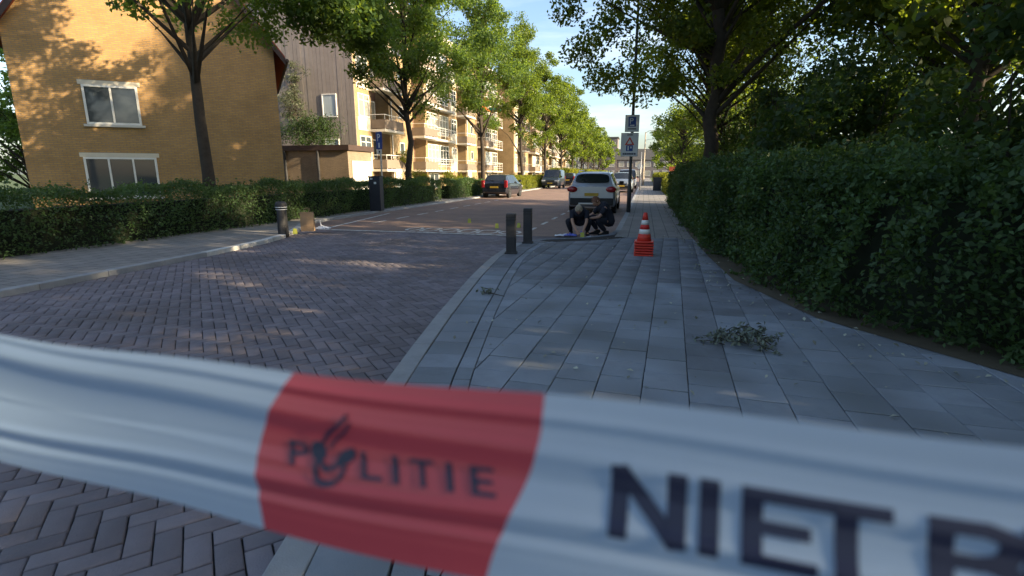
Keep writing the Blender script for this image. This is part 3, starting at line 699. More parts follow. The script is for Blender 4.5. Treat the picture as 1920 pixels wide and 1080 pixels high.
tree('shade_tree', 'dark tree deeper in the right wood behind the forked trunk', (9.5, 18.8, 0), 13, 2.8, 4.6, 140, 170, .22, .18, M['leaf_dark'], 97, 'trees behind the right hedge')
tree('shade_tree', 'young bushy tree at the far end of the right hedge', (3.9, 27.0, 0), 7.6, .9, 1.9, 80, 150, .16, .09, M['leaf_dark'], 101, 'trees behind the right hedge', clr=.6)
tree('shade_tree', 'unseen tree over the pavement behind the viewer, added to shade the foreground', (3.2, -4.6, 0), 13.5, 4.4, 5.4, 150, 160, .22, .22, M['leaf_dark'], 98, 'trees behind the right hedge')  # unseen, added so its canopy shades tape and foreground
tree('shade_tree', 'unseen tree on the left behind the viewer, added for shade', (-10.8, -2.5, 0), 13.5, 4.2, 4.6, 110, 140, .24, .20, M['leaf'], 99, 'unseen trees added for shade')  # unseen, added to shade the foreground from behind left
for k, (x, y, lb) in enumerate([(-29, 12, 'leafy tree beyond the ochre house at the far left edge'), (-36, 24, 'leafy tree farther back behind the ochre house'), (-24, 4, 'leafy tree left of the ochre house above the hedge'), (-47, 20, 'distant tree at the far left of the picture')]):
    tree('garden_tree', lb, (x, y, 0), 8.5 + k, .8, 4.6, 90, 110, .26, .2, M['leaf'], 160 + k, 'garden trees left of the house')
rl = ['dark shrub behind the right hedge below the forked trunk', 'dark shrub behind the right hedge just past the forked trunk', 'dark shrub behind the near part of the right hedge', 'dark shrub at the right picture edge behind the hedge', 'tall dark shrub deep behind the right hedge', 'dark shrub behind the far end of the right hedge', 'dark shrub at the hedge end beside the sunlit strip of pavement', 'dark shrub behind the hedge at the far right edge', 'broad dark shrub added right of the hedge bend to block the sun', 'tall broad shrub added deep at the far right to block the sun', 'tall shrub added at the far right end of the curved hedge to block the sun', 'unseen shrub added right of the viewer to block the sun', 'unseen shrub added behind the viewer on the right to block the sun', 'tall broad shrub added at the back of the right wood to block the sun']  # those from the hedge bend onward are added to block low sun
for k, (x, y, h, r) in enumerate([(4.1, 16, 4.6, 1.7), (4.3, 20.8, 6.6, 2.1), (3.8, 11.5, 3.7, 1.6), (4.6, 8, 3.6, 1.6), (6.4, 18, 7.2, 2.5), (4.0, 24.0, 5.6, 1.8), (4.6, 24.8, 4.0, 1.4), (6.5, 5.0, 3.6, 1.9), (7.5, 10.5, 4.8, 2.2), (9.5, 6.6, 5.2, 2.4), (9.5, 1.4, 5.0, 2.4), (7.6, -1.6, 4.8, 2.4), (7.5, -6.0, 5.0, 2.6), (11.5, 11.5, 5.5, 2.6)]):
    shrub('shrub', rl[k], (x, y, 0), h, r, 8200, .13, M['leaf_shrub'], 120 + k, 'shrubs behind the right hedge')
for k, (x, y) in enumerate([(13.5, -9), (13.8, -4.5), (13.2, 0), (13.8, 4.2), (13.4, 8.4), (13.8, 12.6), (13.3, 16.6)]):  # row added out of view to keep low sun off the near road
    shrub('shrub', ['unseen bush added behind the viewer to block the sun, rearmost', 'unseen bush added behind the viewer to block the sun, second from the rear', 'unseen bush added right of the viewer to block the sun', 'unseen bush added at the far right behind the curved hedge to block the sun', 'unseen bush added behind the broad shrubs to block the sun', 'unseen bush added deep past the curved hedge to block the sun', 'unseen bush added in line with the forked trunk to block the sun'][k], (x, y, 0), 7.2, 2.7, 5200, .30, M['leaf_shrub'], 180 + k, 'added thicket blocking the sun', sub=40)
hedge('hedge', 'tall dark green hedge along the right side of the pavement', [(1.95, 26.6), (1.92, 20), (1.90, 14), (1.98, 10), (2.15, 7.6), (2.75, 5.7), (4.0, 4.2), (6.2, 3.0), (9, 2.2)][::-1], 1.25, 1.50, 1450, .066, M['leaf_hedge'], 11, wob=.15, shoots=26)
hedge('hedge', 'long low clipped hedge along the left pavement behind the bollard', [(-10.95, 3), (-10.95, 26.2)], 1.1, 1.08, 900, .06, M['leaf_hedge'], 12)
hedge('hedge', 'short low hedge left of the dark hatchback', [(-11.0, 28.2), (-11.0, 34.4)], 1.0, 1.0, 700, .075, M['leaf_hedge'], 13)
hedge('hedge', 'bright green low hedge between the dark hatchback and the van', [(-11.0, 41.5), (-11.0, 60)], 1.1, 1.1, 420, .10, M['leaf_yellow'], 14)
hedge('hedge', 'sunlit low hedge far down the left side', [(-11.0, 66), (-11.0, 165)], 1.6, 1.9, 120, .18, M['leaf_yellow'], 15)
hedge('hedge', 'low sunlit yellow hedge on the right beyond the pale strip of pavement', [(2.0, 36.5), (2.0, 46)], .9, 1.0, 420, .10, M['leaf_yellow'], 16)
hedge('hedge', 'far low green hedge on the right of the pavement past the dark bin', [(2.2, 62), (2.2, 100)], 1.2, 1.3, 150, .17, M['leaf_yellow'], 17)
tree('small_tree', 'small round tree standing over the low hedge on the right', (3.3, 52, 0), 8.2, 2.6, 2.9, 70, 90, .22, .16, M['leaf_dark'], 131)
tree('small_tree', 'tree beyond the small round tree on the right of the pavement', (4.6, 68, 0), 10, 2.8, 3.6, 60, 90, .28, .18, M['leaf_dark'], 132)
tree('small_tree', 'tree farther along the right side behind the lamp posts', (4.2, 92, 0), 11.5, 2.8, 4.2, 60, 80, .34, .2, M['leaf_far'], 133)
tree('small_tree', 'farthest tree on the right side of the street', (6.5, 125, 0), 11, 2.6, 5, 60, 80, .4, .2, M['leaf_far'], 134)
tree('small_tree', 'tree at the right standing back from the low hedge', (11, 52, 0), 10, 2.5, 4, 80, 90, .25, .2, M['leaf_far'], 135)
tree('small_tree', 'bushy tree standing back behind the wood on the right', (19, 46, 0), 9, 2.2, 3.6, 70, 90, .24, .2, M['leaf_far'], 136)
tree('garden_tree', 'pale grey-leaved small tree rising behind the garage beside the ochre house', (-23.0, 31.95, 0), 9.0, 4.0, 1.3, 40, 70, .12, .06, M['leaf_grey'], 141, clr=.45)
shrub('garden_bush', 'round dark bush above the garage roof beside the grey end wall', (-21.3, 30.4, 3.1), 2.1, 2.3, 5200, .12, M['leaf_shrub'], 142, ry=.9)
shrub('garden_bush', 'bright yellow-green bush at the foot of the slim street tree', (-12.6, 27.4, 0), 1.9, .8, 1500, .11, M['leaf_yellow'], 143)
shrub('garden_bush', 'yellow-green bush behind the short low hedge', (-12.4, 33.5, 0), 1.9, .9, 1500, .12, M['leaf_yellow'], 144)
shrub('garden_bush', 'dry yellow grass clump left of the dark hatchback', (-10.9, 36.8, 0), 1.1, .9, 1300, .12, M['leaf_yellow'], 145)
shrub('garden_bush', 'green plant spilling over the apartment balcony near the corner', (-17.7, 37.2, 2.0), 1.3, .6, 700, .12, M['leaf_yellow'], 146)

# ------------------------------------------------------------------ glyph strokes
GL = {'P': ([[(0,0),(0,1),(.36,1),(.55,.92),(.60,.76),(.55,.60),(.36,.52),(.06,.52)]], .60),
      'L': ([[(0,1),(0,0),(.52,0)]], .52), 'I': ([[(0,0),(0,1)]], 0), 'T': ([[(0,1),(.6,1)], [(.3,.98),(.3,0)]], .6),
      'E': ([[(.52,1),(0,1),(0,0),(.52,0)], [(.04,.5),(.46,.5)]], .52), 'N': ([[(0,0),(0,1)], [(0.02,1),(.62,0)], [(.64,0),(.64,1)]], .64),
      'B': ([[(0,0),(0,1),(.36,1),(.54,.92),(.56,.76),(.5,.58),(.34,.53)], [(.02,.52),(.38,.52),(.58,.42),(.60,.24),(.55,.08),(.36,0),(.05,0)]], .6),
      'R': ([[(0,0),(0,1),(.36,1),(.55,.92),(.60,.76),(.55,.60),(.36,.52),(.06,.52)], [(.3,.5),(.6,0)]], .6),
      'D': ([[(.02,0),(0,1),(.3,1),(.52,.85),(.6,.5),(.52,.15),(.3,0),(.06,0)]], .6)}
def stroke(pts, th, sub=.06):
    """mitred quad strip along a 2-D polyline, returned as list of (left, right) pairs"""
    P = [Vector(p) for p in pts]; d = [(b - a).normalized() for a, b in zip(P, P[1:])]
    P[0] = P[0] - d[0]*th/2; P[-1] = P[-1] + d[-1]*th/2; o = []
    for i, p in enumerate(P):
        a = d[max(0, i-1)]; b = d[min(len(d)-1, i)]; n = Vector((-a.y - b.y, a.x + b.x))
        n.normalize(); k = n.dot(Vector((-b.y, b.x))); o.append((p + n*(th/2/max(.45, k)), p - n*(th/2/max(.45, k))))
    fine = []
    for (l0, r0), (l1, r1) in zip(o, o[1:]):
        m = max(1, int((l1 - l0).length / sub))
        for q in range(m): fine.append((l0.lerp(l1, q/m), r0.lerp(r1, q/m)))
    fine.append(o[-1]); return fine
def glyph(mb, ch, fn, th, lift=0):
    """fn(x, y, lift) maps glyph space to 3-D"""
    for s, pts in enumerate(GL[ch][0]):
        f = stroke(pts, th); V = []; 
        for l, r in f: V += [fn(*l.lerp(r, q/4), lift + s*.3) for q in range(5)]
        mb.add(V, [(5*i+q, 5*i+q+1, 5*i+q+6, 5*i+q+5) for i in range(len(f)-1) for q in range(4)])

# ------------------------------------------------------------------ police tape
TO = Vector((-.0481, .1920, 1.4121)); TAv = Vector((1.0564, -.1015, .0378)); TB = Vector((-.0155, -.0206, -.0732)); TN = TAv.cross(-TB).normalized()
if TN.y > 0: TN = -TN
def tape_pt(x, b, lift=0):
    e = max(0, abs(x) - .35)
    z = .0009*math.sin(b*9.5 + 1.2 + 2*x) + .0016*math.exp(-((b - .30 - .45*x)/.07)**2) - .0014*math.exp(-((b - .74 + .25*x)/.035)**2) + .0009*math.exp(-((b - .64 + .3*x)/.03)**2) + .0008*math.exp(-((b - .12 - .3*x)/.03)**2)
    for b0, k0, am in ((.21, .35, .0003), (.46, -.2, -.0003), (.585, .28, .0003), (.83, -.3, -.0003), (.38, .6, .0002)): z += am*math.exp(-abs(b - b0 - k0*x)/.016)
    z += .004*math.sin(x*13 + 1.0)*(b - .3) 
    wob = .0011*math.sin(x*31 + .5) + .0018*math.sin(x*11)
    return tuple(TO + TAv*x + TB*b + TN*(z + lift*.0005) + Vector((0, 0, wob - .02*e*e)))
tape = thing('barrier_tape', 'red and white plastic police barrier tape stretched across the foreground', 'tape', tape_pt(0, 1))
tape['label'] = 'red and white plastic police barrier tape stretched across the foreground'
tinv = Vector(tape_pt(0, 1))
def tsheet(name, x0, x1, m, skew0=None, skew1=None):
    nx = max(4, int((x1 - x0) / .004)); nb = 72; V = []; F = []
    for i in range(nx+1):
        for j in range(nb+1):
            b = j/nb; x = lerp(x0 + (skew0(b) if skew0 else 0), x1 + (skew1(b) if skew1 else 0), i/nx)
            V.append(Vector(tape_pt(x, b)) - tinv)
    for i in range(nx):
        for j in range(nb): F.append((i*(nb+1)+j, i*(nb+1)+j+1, (i+1)*(nb+1)+j+1, (i+1)*(nb+1)+j))
    mb = MB(); mb.add(V, F); o = mb.build(name, m, tape, smooth=True); return o
RL = lambda b: -.010*math.sin(b*3.6) ; RR = lambda b: .003*math.sin(b*5)
W0 = [-.1046 - .33 - .125, -.1046 - .33]; 
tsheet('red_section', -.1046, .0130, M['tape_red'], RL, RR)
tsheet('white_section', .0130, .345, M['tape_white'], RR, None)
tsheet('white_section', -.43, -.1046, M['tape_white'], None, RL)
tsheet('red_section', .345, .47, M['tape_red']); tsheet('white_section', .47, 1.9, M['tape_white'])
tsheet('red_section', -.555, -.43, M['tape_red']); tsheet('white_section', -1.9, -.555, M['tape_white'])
def tape_text(txt, x0, b0, b1, gw, th, gaps):
    x = x0
    for k, ch in enumerate(txt):
        if ch == ' ': x += gaps; continue
        wd = GL[ch][1] * gw; bt, bb = b0, b1
        fn = lambda gx, gy, lf, x=x: tuple(Vector(tape_pt(x + gx*gw + (1-gy)*.0045*(b1-b0)/.15*.5, lerp(bb, bt, gy), 1 + lf)) - tinv)
        mb = MB(); glyph(mb, ch, fn, th); mb.build('letter', M['tape_ink'], tape); x += wd + gaps
    return x
for ch, x, gw in (('P', -.0972, .0135), ('L', -.0588, .0145), ('I', -.0432, .014), ('T', -.0348, .0140), ('I', -.0183, .014), ('E', -.0078, .0145)):
    fn = lambda gx, gy, lf, x=x, gw=gw: tuple(Vector(tape_pt(x + gx*gw + (1-gy)*.0042, lerp(.555, .43, gy), 1 + lf)) - tinv)
    mb = MB(); glyph(mb, ch, fn, .19 if ch != 'I' else .22); mb.build('letter', M['tape_ink'], tape)
for k, (ch, x) in enumerate((('N', .0480), ('I', .0775), ('E', .0905), ('T', .108), ('B', .141), ('E', .1635), ('T', .1805), ('R', .203), ('E', .2255), ('D', .2425), ('E', .265), ('N', .284))):
    gw = .030
    fn = lambda gx, gy, lf, x=x, gw=gw: tuple(Vector(tape_pt(x + gx*gw + (1-gy)*.0042, lerp(.625, .345, gy), 1 + lf)) - tinv)
    mb = MB(); glyph(mb, ch, fn, .215); mb.build('letter', M['tape_ink'], tape)
em = MB()
def epoly(pts, k):
    n = len(pts); em.add([Vector(tape_pt(x, b, 1 + k*.3)) - tinv for x, b in pts], [tuple(range(n))])
ex = -.0735
def blob(cx, cb, rx, rb, rot, k, n=18):
    epoly([(cx + (rx*math.cos(t)*math.cos(rot) - rb*.075*math.sin(t)*math.sin(rot)), cb + (rx*math.cos(t)*math.sin(rot) + rb*.075*math.sin(t)*math.cos(rot))/.075) for t in [2*PI*i/n for i in range(n)]][::-1], k)
blob(ex-.0078, .455, .0054, .050, .75, 0); blob(ex+.0070, .462, .0050, .046, -.75, 1)
def estroke(pts, th, k):
    f = stroke([(x, b*.075) for x, b in pts], th, 9); V = []
    for l, r in f: V += [Vector(tape_pt(l.x, l.y/.075, 1 + k*.3)) - tinv, Vector(tape_pt(r.x, r.y/.075, 1 + k*.3)) - tinv]
    em.add(V, [(2*i, 2*i+1, 2*i+3, 2*i+2) for i in range(len(f)-1)])
estroke([(ex-.0068, .53), (ex-.0062, .575), (ex-.0035, .622), (ex+.0008, .638), (ex+.0050, .622), (ex+.0076, .575), (ex+.0078, .53)], .0025, 2)
estroke([(ex-.0062, .50), (ex-.0004, .555), (ex+.0058, .505)], .0022, 3)
estroke([(ex-.0058, .385), (ex-.0046, .335), (ex-.0005, .28), (ex+.0026, .225)], .0023, 4)
estroke([(ex-.0020, .42), (ex-.0002, .37), (ex+.0036, .315), (ex+.0054, .265)], .0017, 5)
em.build('emblem', M['tape_ink'], tape)

# ------------------------------------------------------------------ bollards, cones, bag, cabinet
def bollard(loc, label, style, rz=0, tilt=0):
    t = thing('bollard', label, 'bollard', loc, rz, 'dark bollards at the narrowing'); t.rotation_euler = (tilt, 0, rz)
    if style == 'square':
        MB().box((-.085, -.085, -.1), (.085, .085, .72)).build('post', M['black_metal'], t, bevel=.012)
        MB().box((-.11, -.11, -.02), (.11, .11, .03)).build('base', M['black_metal'], t, bevel=.008)
        for z in (.60, .655): MB().box((-.088, -.088, z), (.088, .088, z+.012)).build('groove_band', M['trim'], t)
    else:
        MB().lathe([(.125, -.1), (.122, .04), (.112, .5), (.105, .60)], 20).build('post', M['black_metal'], t, smooth=True)
        MB().lathe([(.125, .602), (.132, .62), (.132, .70), (.122, .74), (.09, .765), (.0, .77)], 20).build('cap', M['black_metal'], t, smooth=True)
        MB().lathe([(.134, .628), (.134, .645)], 20).build('reflective_band', M['signback'], t)
        MB().lathe([(.127, .575), (.127, .590)], 20).build('reflective_band', M['signback'], t)
bollard((-2.28, 9.03, PZ), 'square dark bollard on the right kerb, the nearer of the pair', 'square', .15)
bollard((-2.30, 10.52, PZ), 'square dark bollard on the right kerb, the farther of the pair', 'square', .1)
bollard((-8.35, 10.72, PZ), 'round dark bollard with capped top beside the paper bag on the left', 'round')
def cone_mesh(m_):
    pass
CH = .52
def cone(loc, z, label, visible_top, rz):
    t = thing('traffic_cone', label, 'cone', (loc[0], loc[1], PZ + z), rz, 'stacked traffic cones')
    b = MB(); b.box((-.165, -.165, 0), (.165, .165, .028)); b.build('base', M['conered'], t, bevel=.008)
    rad = lambda h_: lerp(.125, .030, (h_ - .028) / (CH - .028))
    zs = [.028, .14, .235, .315, .41, CH]
    zs = [.028, .15, .23, .31, .39, CH]
    for i in range(5):
        mm = M['conewhite'] if i in (1, 3) else M['conered']
        MB().lathe([(rad(zs[i]), zs[i] + (.0 if i else .0)), (rad(zs[i+1]), zs[i+1] - .0005)], 20).build('white_band' if i in (1, 3) else 'cone_body', mm, t, smooth=True)
for k in range(6):
    cone((.05, 9.43), k*.046, ['red traffic cone at the bottom of the stack on the pavement', 'red traffic cone second from the bottom of the stack', 'red traffic cone third from the bottom of the stack', 'red traffic cone third from the top of the stack', 'red traffic cone just below the top of the stack', 'red and white traffic cone on top of the stack'][k], k == 5, random.uniform(-.06, .06))
bg_ = thing('paper_bag', 'brown kraft paper carrier bag standing beside the left bollard', 'paper bag', (-8.16, 11.42, PZ), R(22))
b = MB(); V = []
for (z, wx, wy) in ((0, .155, .09), (.18, .158, .085), (.40, .15, .07), (.47, .152, .072)):
    V += [(-wx, -wy, z), (0, -wy*(1.06), z), (wx, -wy, z), (wx*.93, 0, z), (wx, wy, z), (0, wy, z), (-wx, wy, z), (-wx*.93, 0, z)]
F = [tuple(reversed(range(8)))]
for i in range(3): F += [(i*8+k, i*8+(k+1)%8, i*8+8+(k+1)%8, i*8+8+k) for k in range(8)]
b.add(V, F); bb = b.build('bag_body', M['kraft'], bg_); so = bb.modifiers.new('s', 'SOLIDIFY'); so.thickness = .003
for s in (-1, 1): MB().tube([(-.06, s*.072, .44), (-.055, s*.075, .55), (0, s*.078, .58), (.055, s*.075, .55), (.06, s*.072, .44)], .006, 6).build('handle', M['kraft'], bg_)
lt = thing('crumpled_packaging', 'crumpled white packaging lying beside the paper bag', 'litter', (-7.98, 11.75, PZ), .3)
def crumple(name, m_, parent, sx, sy, sz, seed, n=12):
    rg = random.Random(seed); V = []; F = []
    for i in range(n+1):
        for j in range(n+1):
            u, v = i/n-.5, j/n-.5; e = 1 - max(abs(u), abs(v))*1.2
            V.append((u*sx*rg.uniform(.94, 1.06), v*sy*rg.uniform(.94, 1.06), .012 + sz*max(0, e)*rg.uniform(.35, 1)))
    for i in range(n):
        for j in range(n): F.append((i*(n+1)+j, (i+1)*(n+1)+j, (i+1)*(n+1)+j+1, i*(n+1)+j+1))
    mb = MB(); mb.add(V, F); o = mb.build(name, m_, parent); s = o.modifiers.new('s', 'SOLIDIFY'); s.thickness = .004; return o
crumple('sheet', M['paper'], lt, .36, .26, .12, 4)
MB().tube([(.0, 0, .02), (-.03, 0, .14), (-.05, .01, .25)], [.02, .014, .010], 6).build('straw', M['paper'], lt)
cb = thing('utility_cabinet', 'tall dark navy pillar cabinet in front of the left hedge', 'cabinet', (-10.03, 18.45, PZ), R(8))
MB().box((-.22, -.2, 0), (.22, .2, 1.28)).build('body', M['navy_metal'], cb, bevel=.02)
MB().box((-.24, -.22, 1.282), (.24, .22, 1.32)).build('lid', M['navy_metal'], cb, bevel=.015)
MB().box((-.19, -.212, .12), (.19, -.202, 1.12)).build('door', M['navy_metal'], cb, bevel=.004)
MB().box((-.14, -.222, 1.19), (-.05, -.203, 1.245)).build('sticker', M['signback'], cb); MB().box((.0, -.222, 1.02), (.09, -.213, 1.10)).build('sticker', M['signback'], cb)
fb = thing('dark_bin', 'dark box-shaped bin at the pavement edge far down on the right', 'bin', (1.05, 46.0, PZ))
MB().box((-.32, -.32, 0), (.32, .32, 1.02)).build('body', M['navy_metal'], fb, bevel=.03); MB().box((-.35, -.35, 1.022), (.35, .35, 1.10)).build('lid', M['trim'], fb, bevel=.02)
ib = thing('info_board', 'small pink and white notice board among the low hedges on the right', 'notice board', (3.0, 60.0, 0))
MB().box((-.45, -.03, .9), (.45, .03, 2.2)).build('panel', M['signback'], ib); MB().box((-.46, -.035, 1.7), (.46, -.031, 2.21)).build('header', M['rooftile'], ib)
for s in (-1, 1): MB().tube([(s*.4, 0.05, -.1), (s*.4, .05, 2.2)], .03, 6).build('leg', M['pole'], ib)

# ------------------------------------------------------------------ lamp post with two traffic signs
lp = thing('lamp_post', 'dark lamp post carrying a blue parking sign and a white zone sign, right kerb', 'lamp post', (-.52, 19.96, PZ), R(6))
MB().lathe([(.075, -.1), (.075, .9), (.058, 1.0), (.05, 5.5), (.035, 8.2)], 14).build('pole', M['pole'], lp, smooth=True)
MB().tube([(0, 0, 8.1), (-.15, 0, 8.3), (-.7, 0, 8.42)], .025, 8).build('arm', M['pole'], lp, smooth=True)
MB().box((-1.3, -.09, 8.36), (-.66, .09, 8.46)).build('lamp_head', M['galv'], lp, bevel=.03)
def sign_board(parent, cx, z0, wd, h_, name):
    s = MB(); s.box((cx-wd/2, -.085, z0), (cx+wd/2, -.062, z0+h_)); s = s.build(name, M['signback'], parent, bevel=.006)
    e = MB(); t_ = .018
    e.box((cx-wd/2-.004, -.09, z0-.004), (cx-wd/2+t_, -.058, z0+h_+.004)); e.box((cx+wd/2-t_, -.09, z0-.004), (cx+wd/2+.004, -.058, z0+h_+.004)); e.box((cx-wd/2+t_+.001, -.09, z0-.004), (cx+wd/2-t_-.001, -.058, z0+t_)); e.box((cx-wd/2+t_+.001, -.09, z0+h_-t_), (cx+wd/2-t_-.001, -.058, z0+h_+.004))
    e.build('rim', M['galv'], s); return s
def flat(parent, name, pts, y, m_):
    mb = MB(); mb.add([(x, y, z) for x, z in pts] + [(x, y + .003, z) for x, z in pts], [tuple(range(len(pts))), tuple(reversed(range(len(pts), 2*len(pts))))] + [(i, len(pts)+i, len(pts)+(i+1)%len(pts), (i+1)%len(pts)) for i in range(len(pts))])
    return mb.build(name, m_, parent)
def rect(x0, x1, z0, z1): return [(x0, z0), (x1, z0), (x1, z1), (x0, z1)]
def sign_glyph(parent, ch, x, z, wd, hh, y, th=.2, m_='signback'):
    mb = MB(); glyph(mb, ch, lambda gx, gy, lf: (x + gx*wd, y - .001 - lf*.001, z + gy*hh), th); mb.build('letter', M[m_], parent)
Z1 = lambda z: 2.88 + (z - 3.02)*.58/.72
Z2 = lambda z: 2.02 + (z - 2.02)*.82/.96
s1 = sign_board(lp, -.02, 2.88, .49, .58, 'parking_sign')
flat(s1, 'blue_field', rect(-.155, .115, Z1(3.24), Z1(3.66)), -.089, M['signblue']); sign_glyph(s1, 'P', -.09, Z1(3.39), .16, .16, -.090)
flat(s1, 'car_symbol', rect(-.10, .06, Z1(3.27), Z1(3.32)), -.092, M['signback']); flat(s1, 'text_bar', rect(-.17, .13, Z1(3.12), Z1(3.17)), -.089, M['signdark'])
s2 = sign_board(lp, -.08, 2.02, .61, .82, 'zone_sign')
flat(s2, 'text_bar', rect(-.18, .02, Z2(2.88), Z2(2.92)), -.089, M['signdark'])
flat(s2, 'red_triangle', [(-.25, Z2(2.49)), (.09, Z2(2.49)), (-.08, Z2(2.83))], -.089, M['signred']); flat(s2, 'triangle_field', [(-.17, Z2(2.535)), (.01, Z2(2.535)), (-.08, Z2(2.73))], -.094, M['signback'])
flat(s2, 'blue_field', rect(-.20, .04, Z2(2.24), Z2(2.48)), -.089, M['signblue'])
flat(s2, 'white_mark', rect(-.15, -.10, Z2(2.27), Z2(2.45)), -.094, M['signback']); flat(s2, 'white_mark', rect(-.05, .0, Z2(2.35), Z2(2.43)), -.094, M['signback'])
for k, (a, wd) in enumerate([(0, .05), (.062, .06), (.135, .05), (.197, .062), (.27, .05), (.33, .055), (.40, .06)]): flat(s2, 'lettering_block', rect(-.31 + a, -.31 + a + wd, Z2(2.09), Z2(2.16)), -.089, M['signdark'])
# blue P sign on the left
ps = thing('parking_zone_sign', 'tall narrow blue parking sign on a post behind the navy cabinet', 'sign', (-10.95, 20.7, PZ), R(-27))
MB().tube([(0, 0, -.1), (0, 0, 3.15)], .035, 10).build('post', M['galv'], ps)
pb = MB(); pb.box((-.21, -.062, 2.42), (.21, -.042, 3.12)); pb = pb.build('sign_plate', M['signblue'], ps, bevel=.005)
sign_glyph(pb, 'P', -.08, 2.78, .26, .24, -.064); flat(pb, 'white_bar', rect(-.05, .05, 2.48, 2.68), -.065, M['signback'])
flat(ps, 'lower_plate', rect(-.17, .17, 2.24, 2.40), -.055, M['signback']); flat(ps, 'arrow_mark', rect(-.05, .05, 2.27, 2.36), -.06, M['signdark'])
# farther posts on the right
def post(x, y, h_, r, m_, label, arm=0):
    t = thing('street_lamp', label, 'lamp post', (x, y, PZ)); MB().lathe([(r*1.4, -.1), (r*1.4, 1.0), (r, 1.1), (r*.7, h_)], 10).build('pole', m_, t, smooth=True)
    if arm:
        MB().tube([(0, 0, h_-.1), (arm*.4, 0, h_+.15), (arm, 0, h_+.2)], .03, 6).build('arm', m_, t); MB().box((min(arm, arm+.6*arm/abs(arm)), -.1, h_+.15), (max(arm, arm+.6*arm/abs(arm)), .1, h_+.26)).build('lamp_head', M['galv'], t, bevel=.02)
post(-.35, 47, 3.2, .035, M['galv'], 'thin pale sign post behind the dark lamp post')
post(-.15, 66, 6.2, .09, M['wood_pole'], 'pale beige lamp post with side arm farther down the right pavement', 1.0)
post(-.25, 96, 7.0, .09, M['galv'], 'farthest grey lamp post on the right kerb', 1.2)
bn = thing('round_sign', 'small round white sign beside the parked cars on the right', 'sign', (-.5, 56, PZ)); MB().tube([(0,0,-.1),(0,0,2.3)], .03, 8).build('post', M['pole'], bn)
o_ = MB().lathe([(.28, 0), (.28, .02)], 20).build('plate', M['signback'], bn, loc=(0, -.04, 2.1)); o_.rotation_euler = (PI/2, 0, 0)

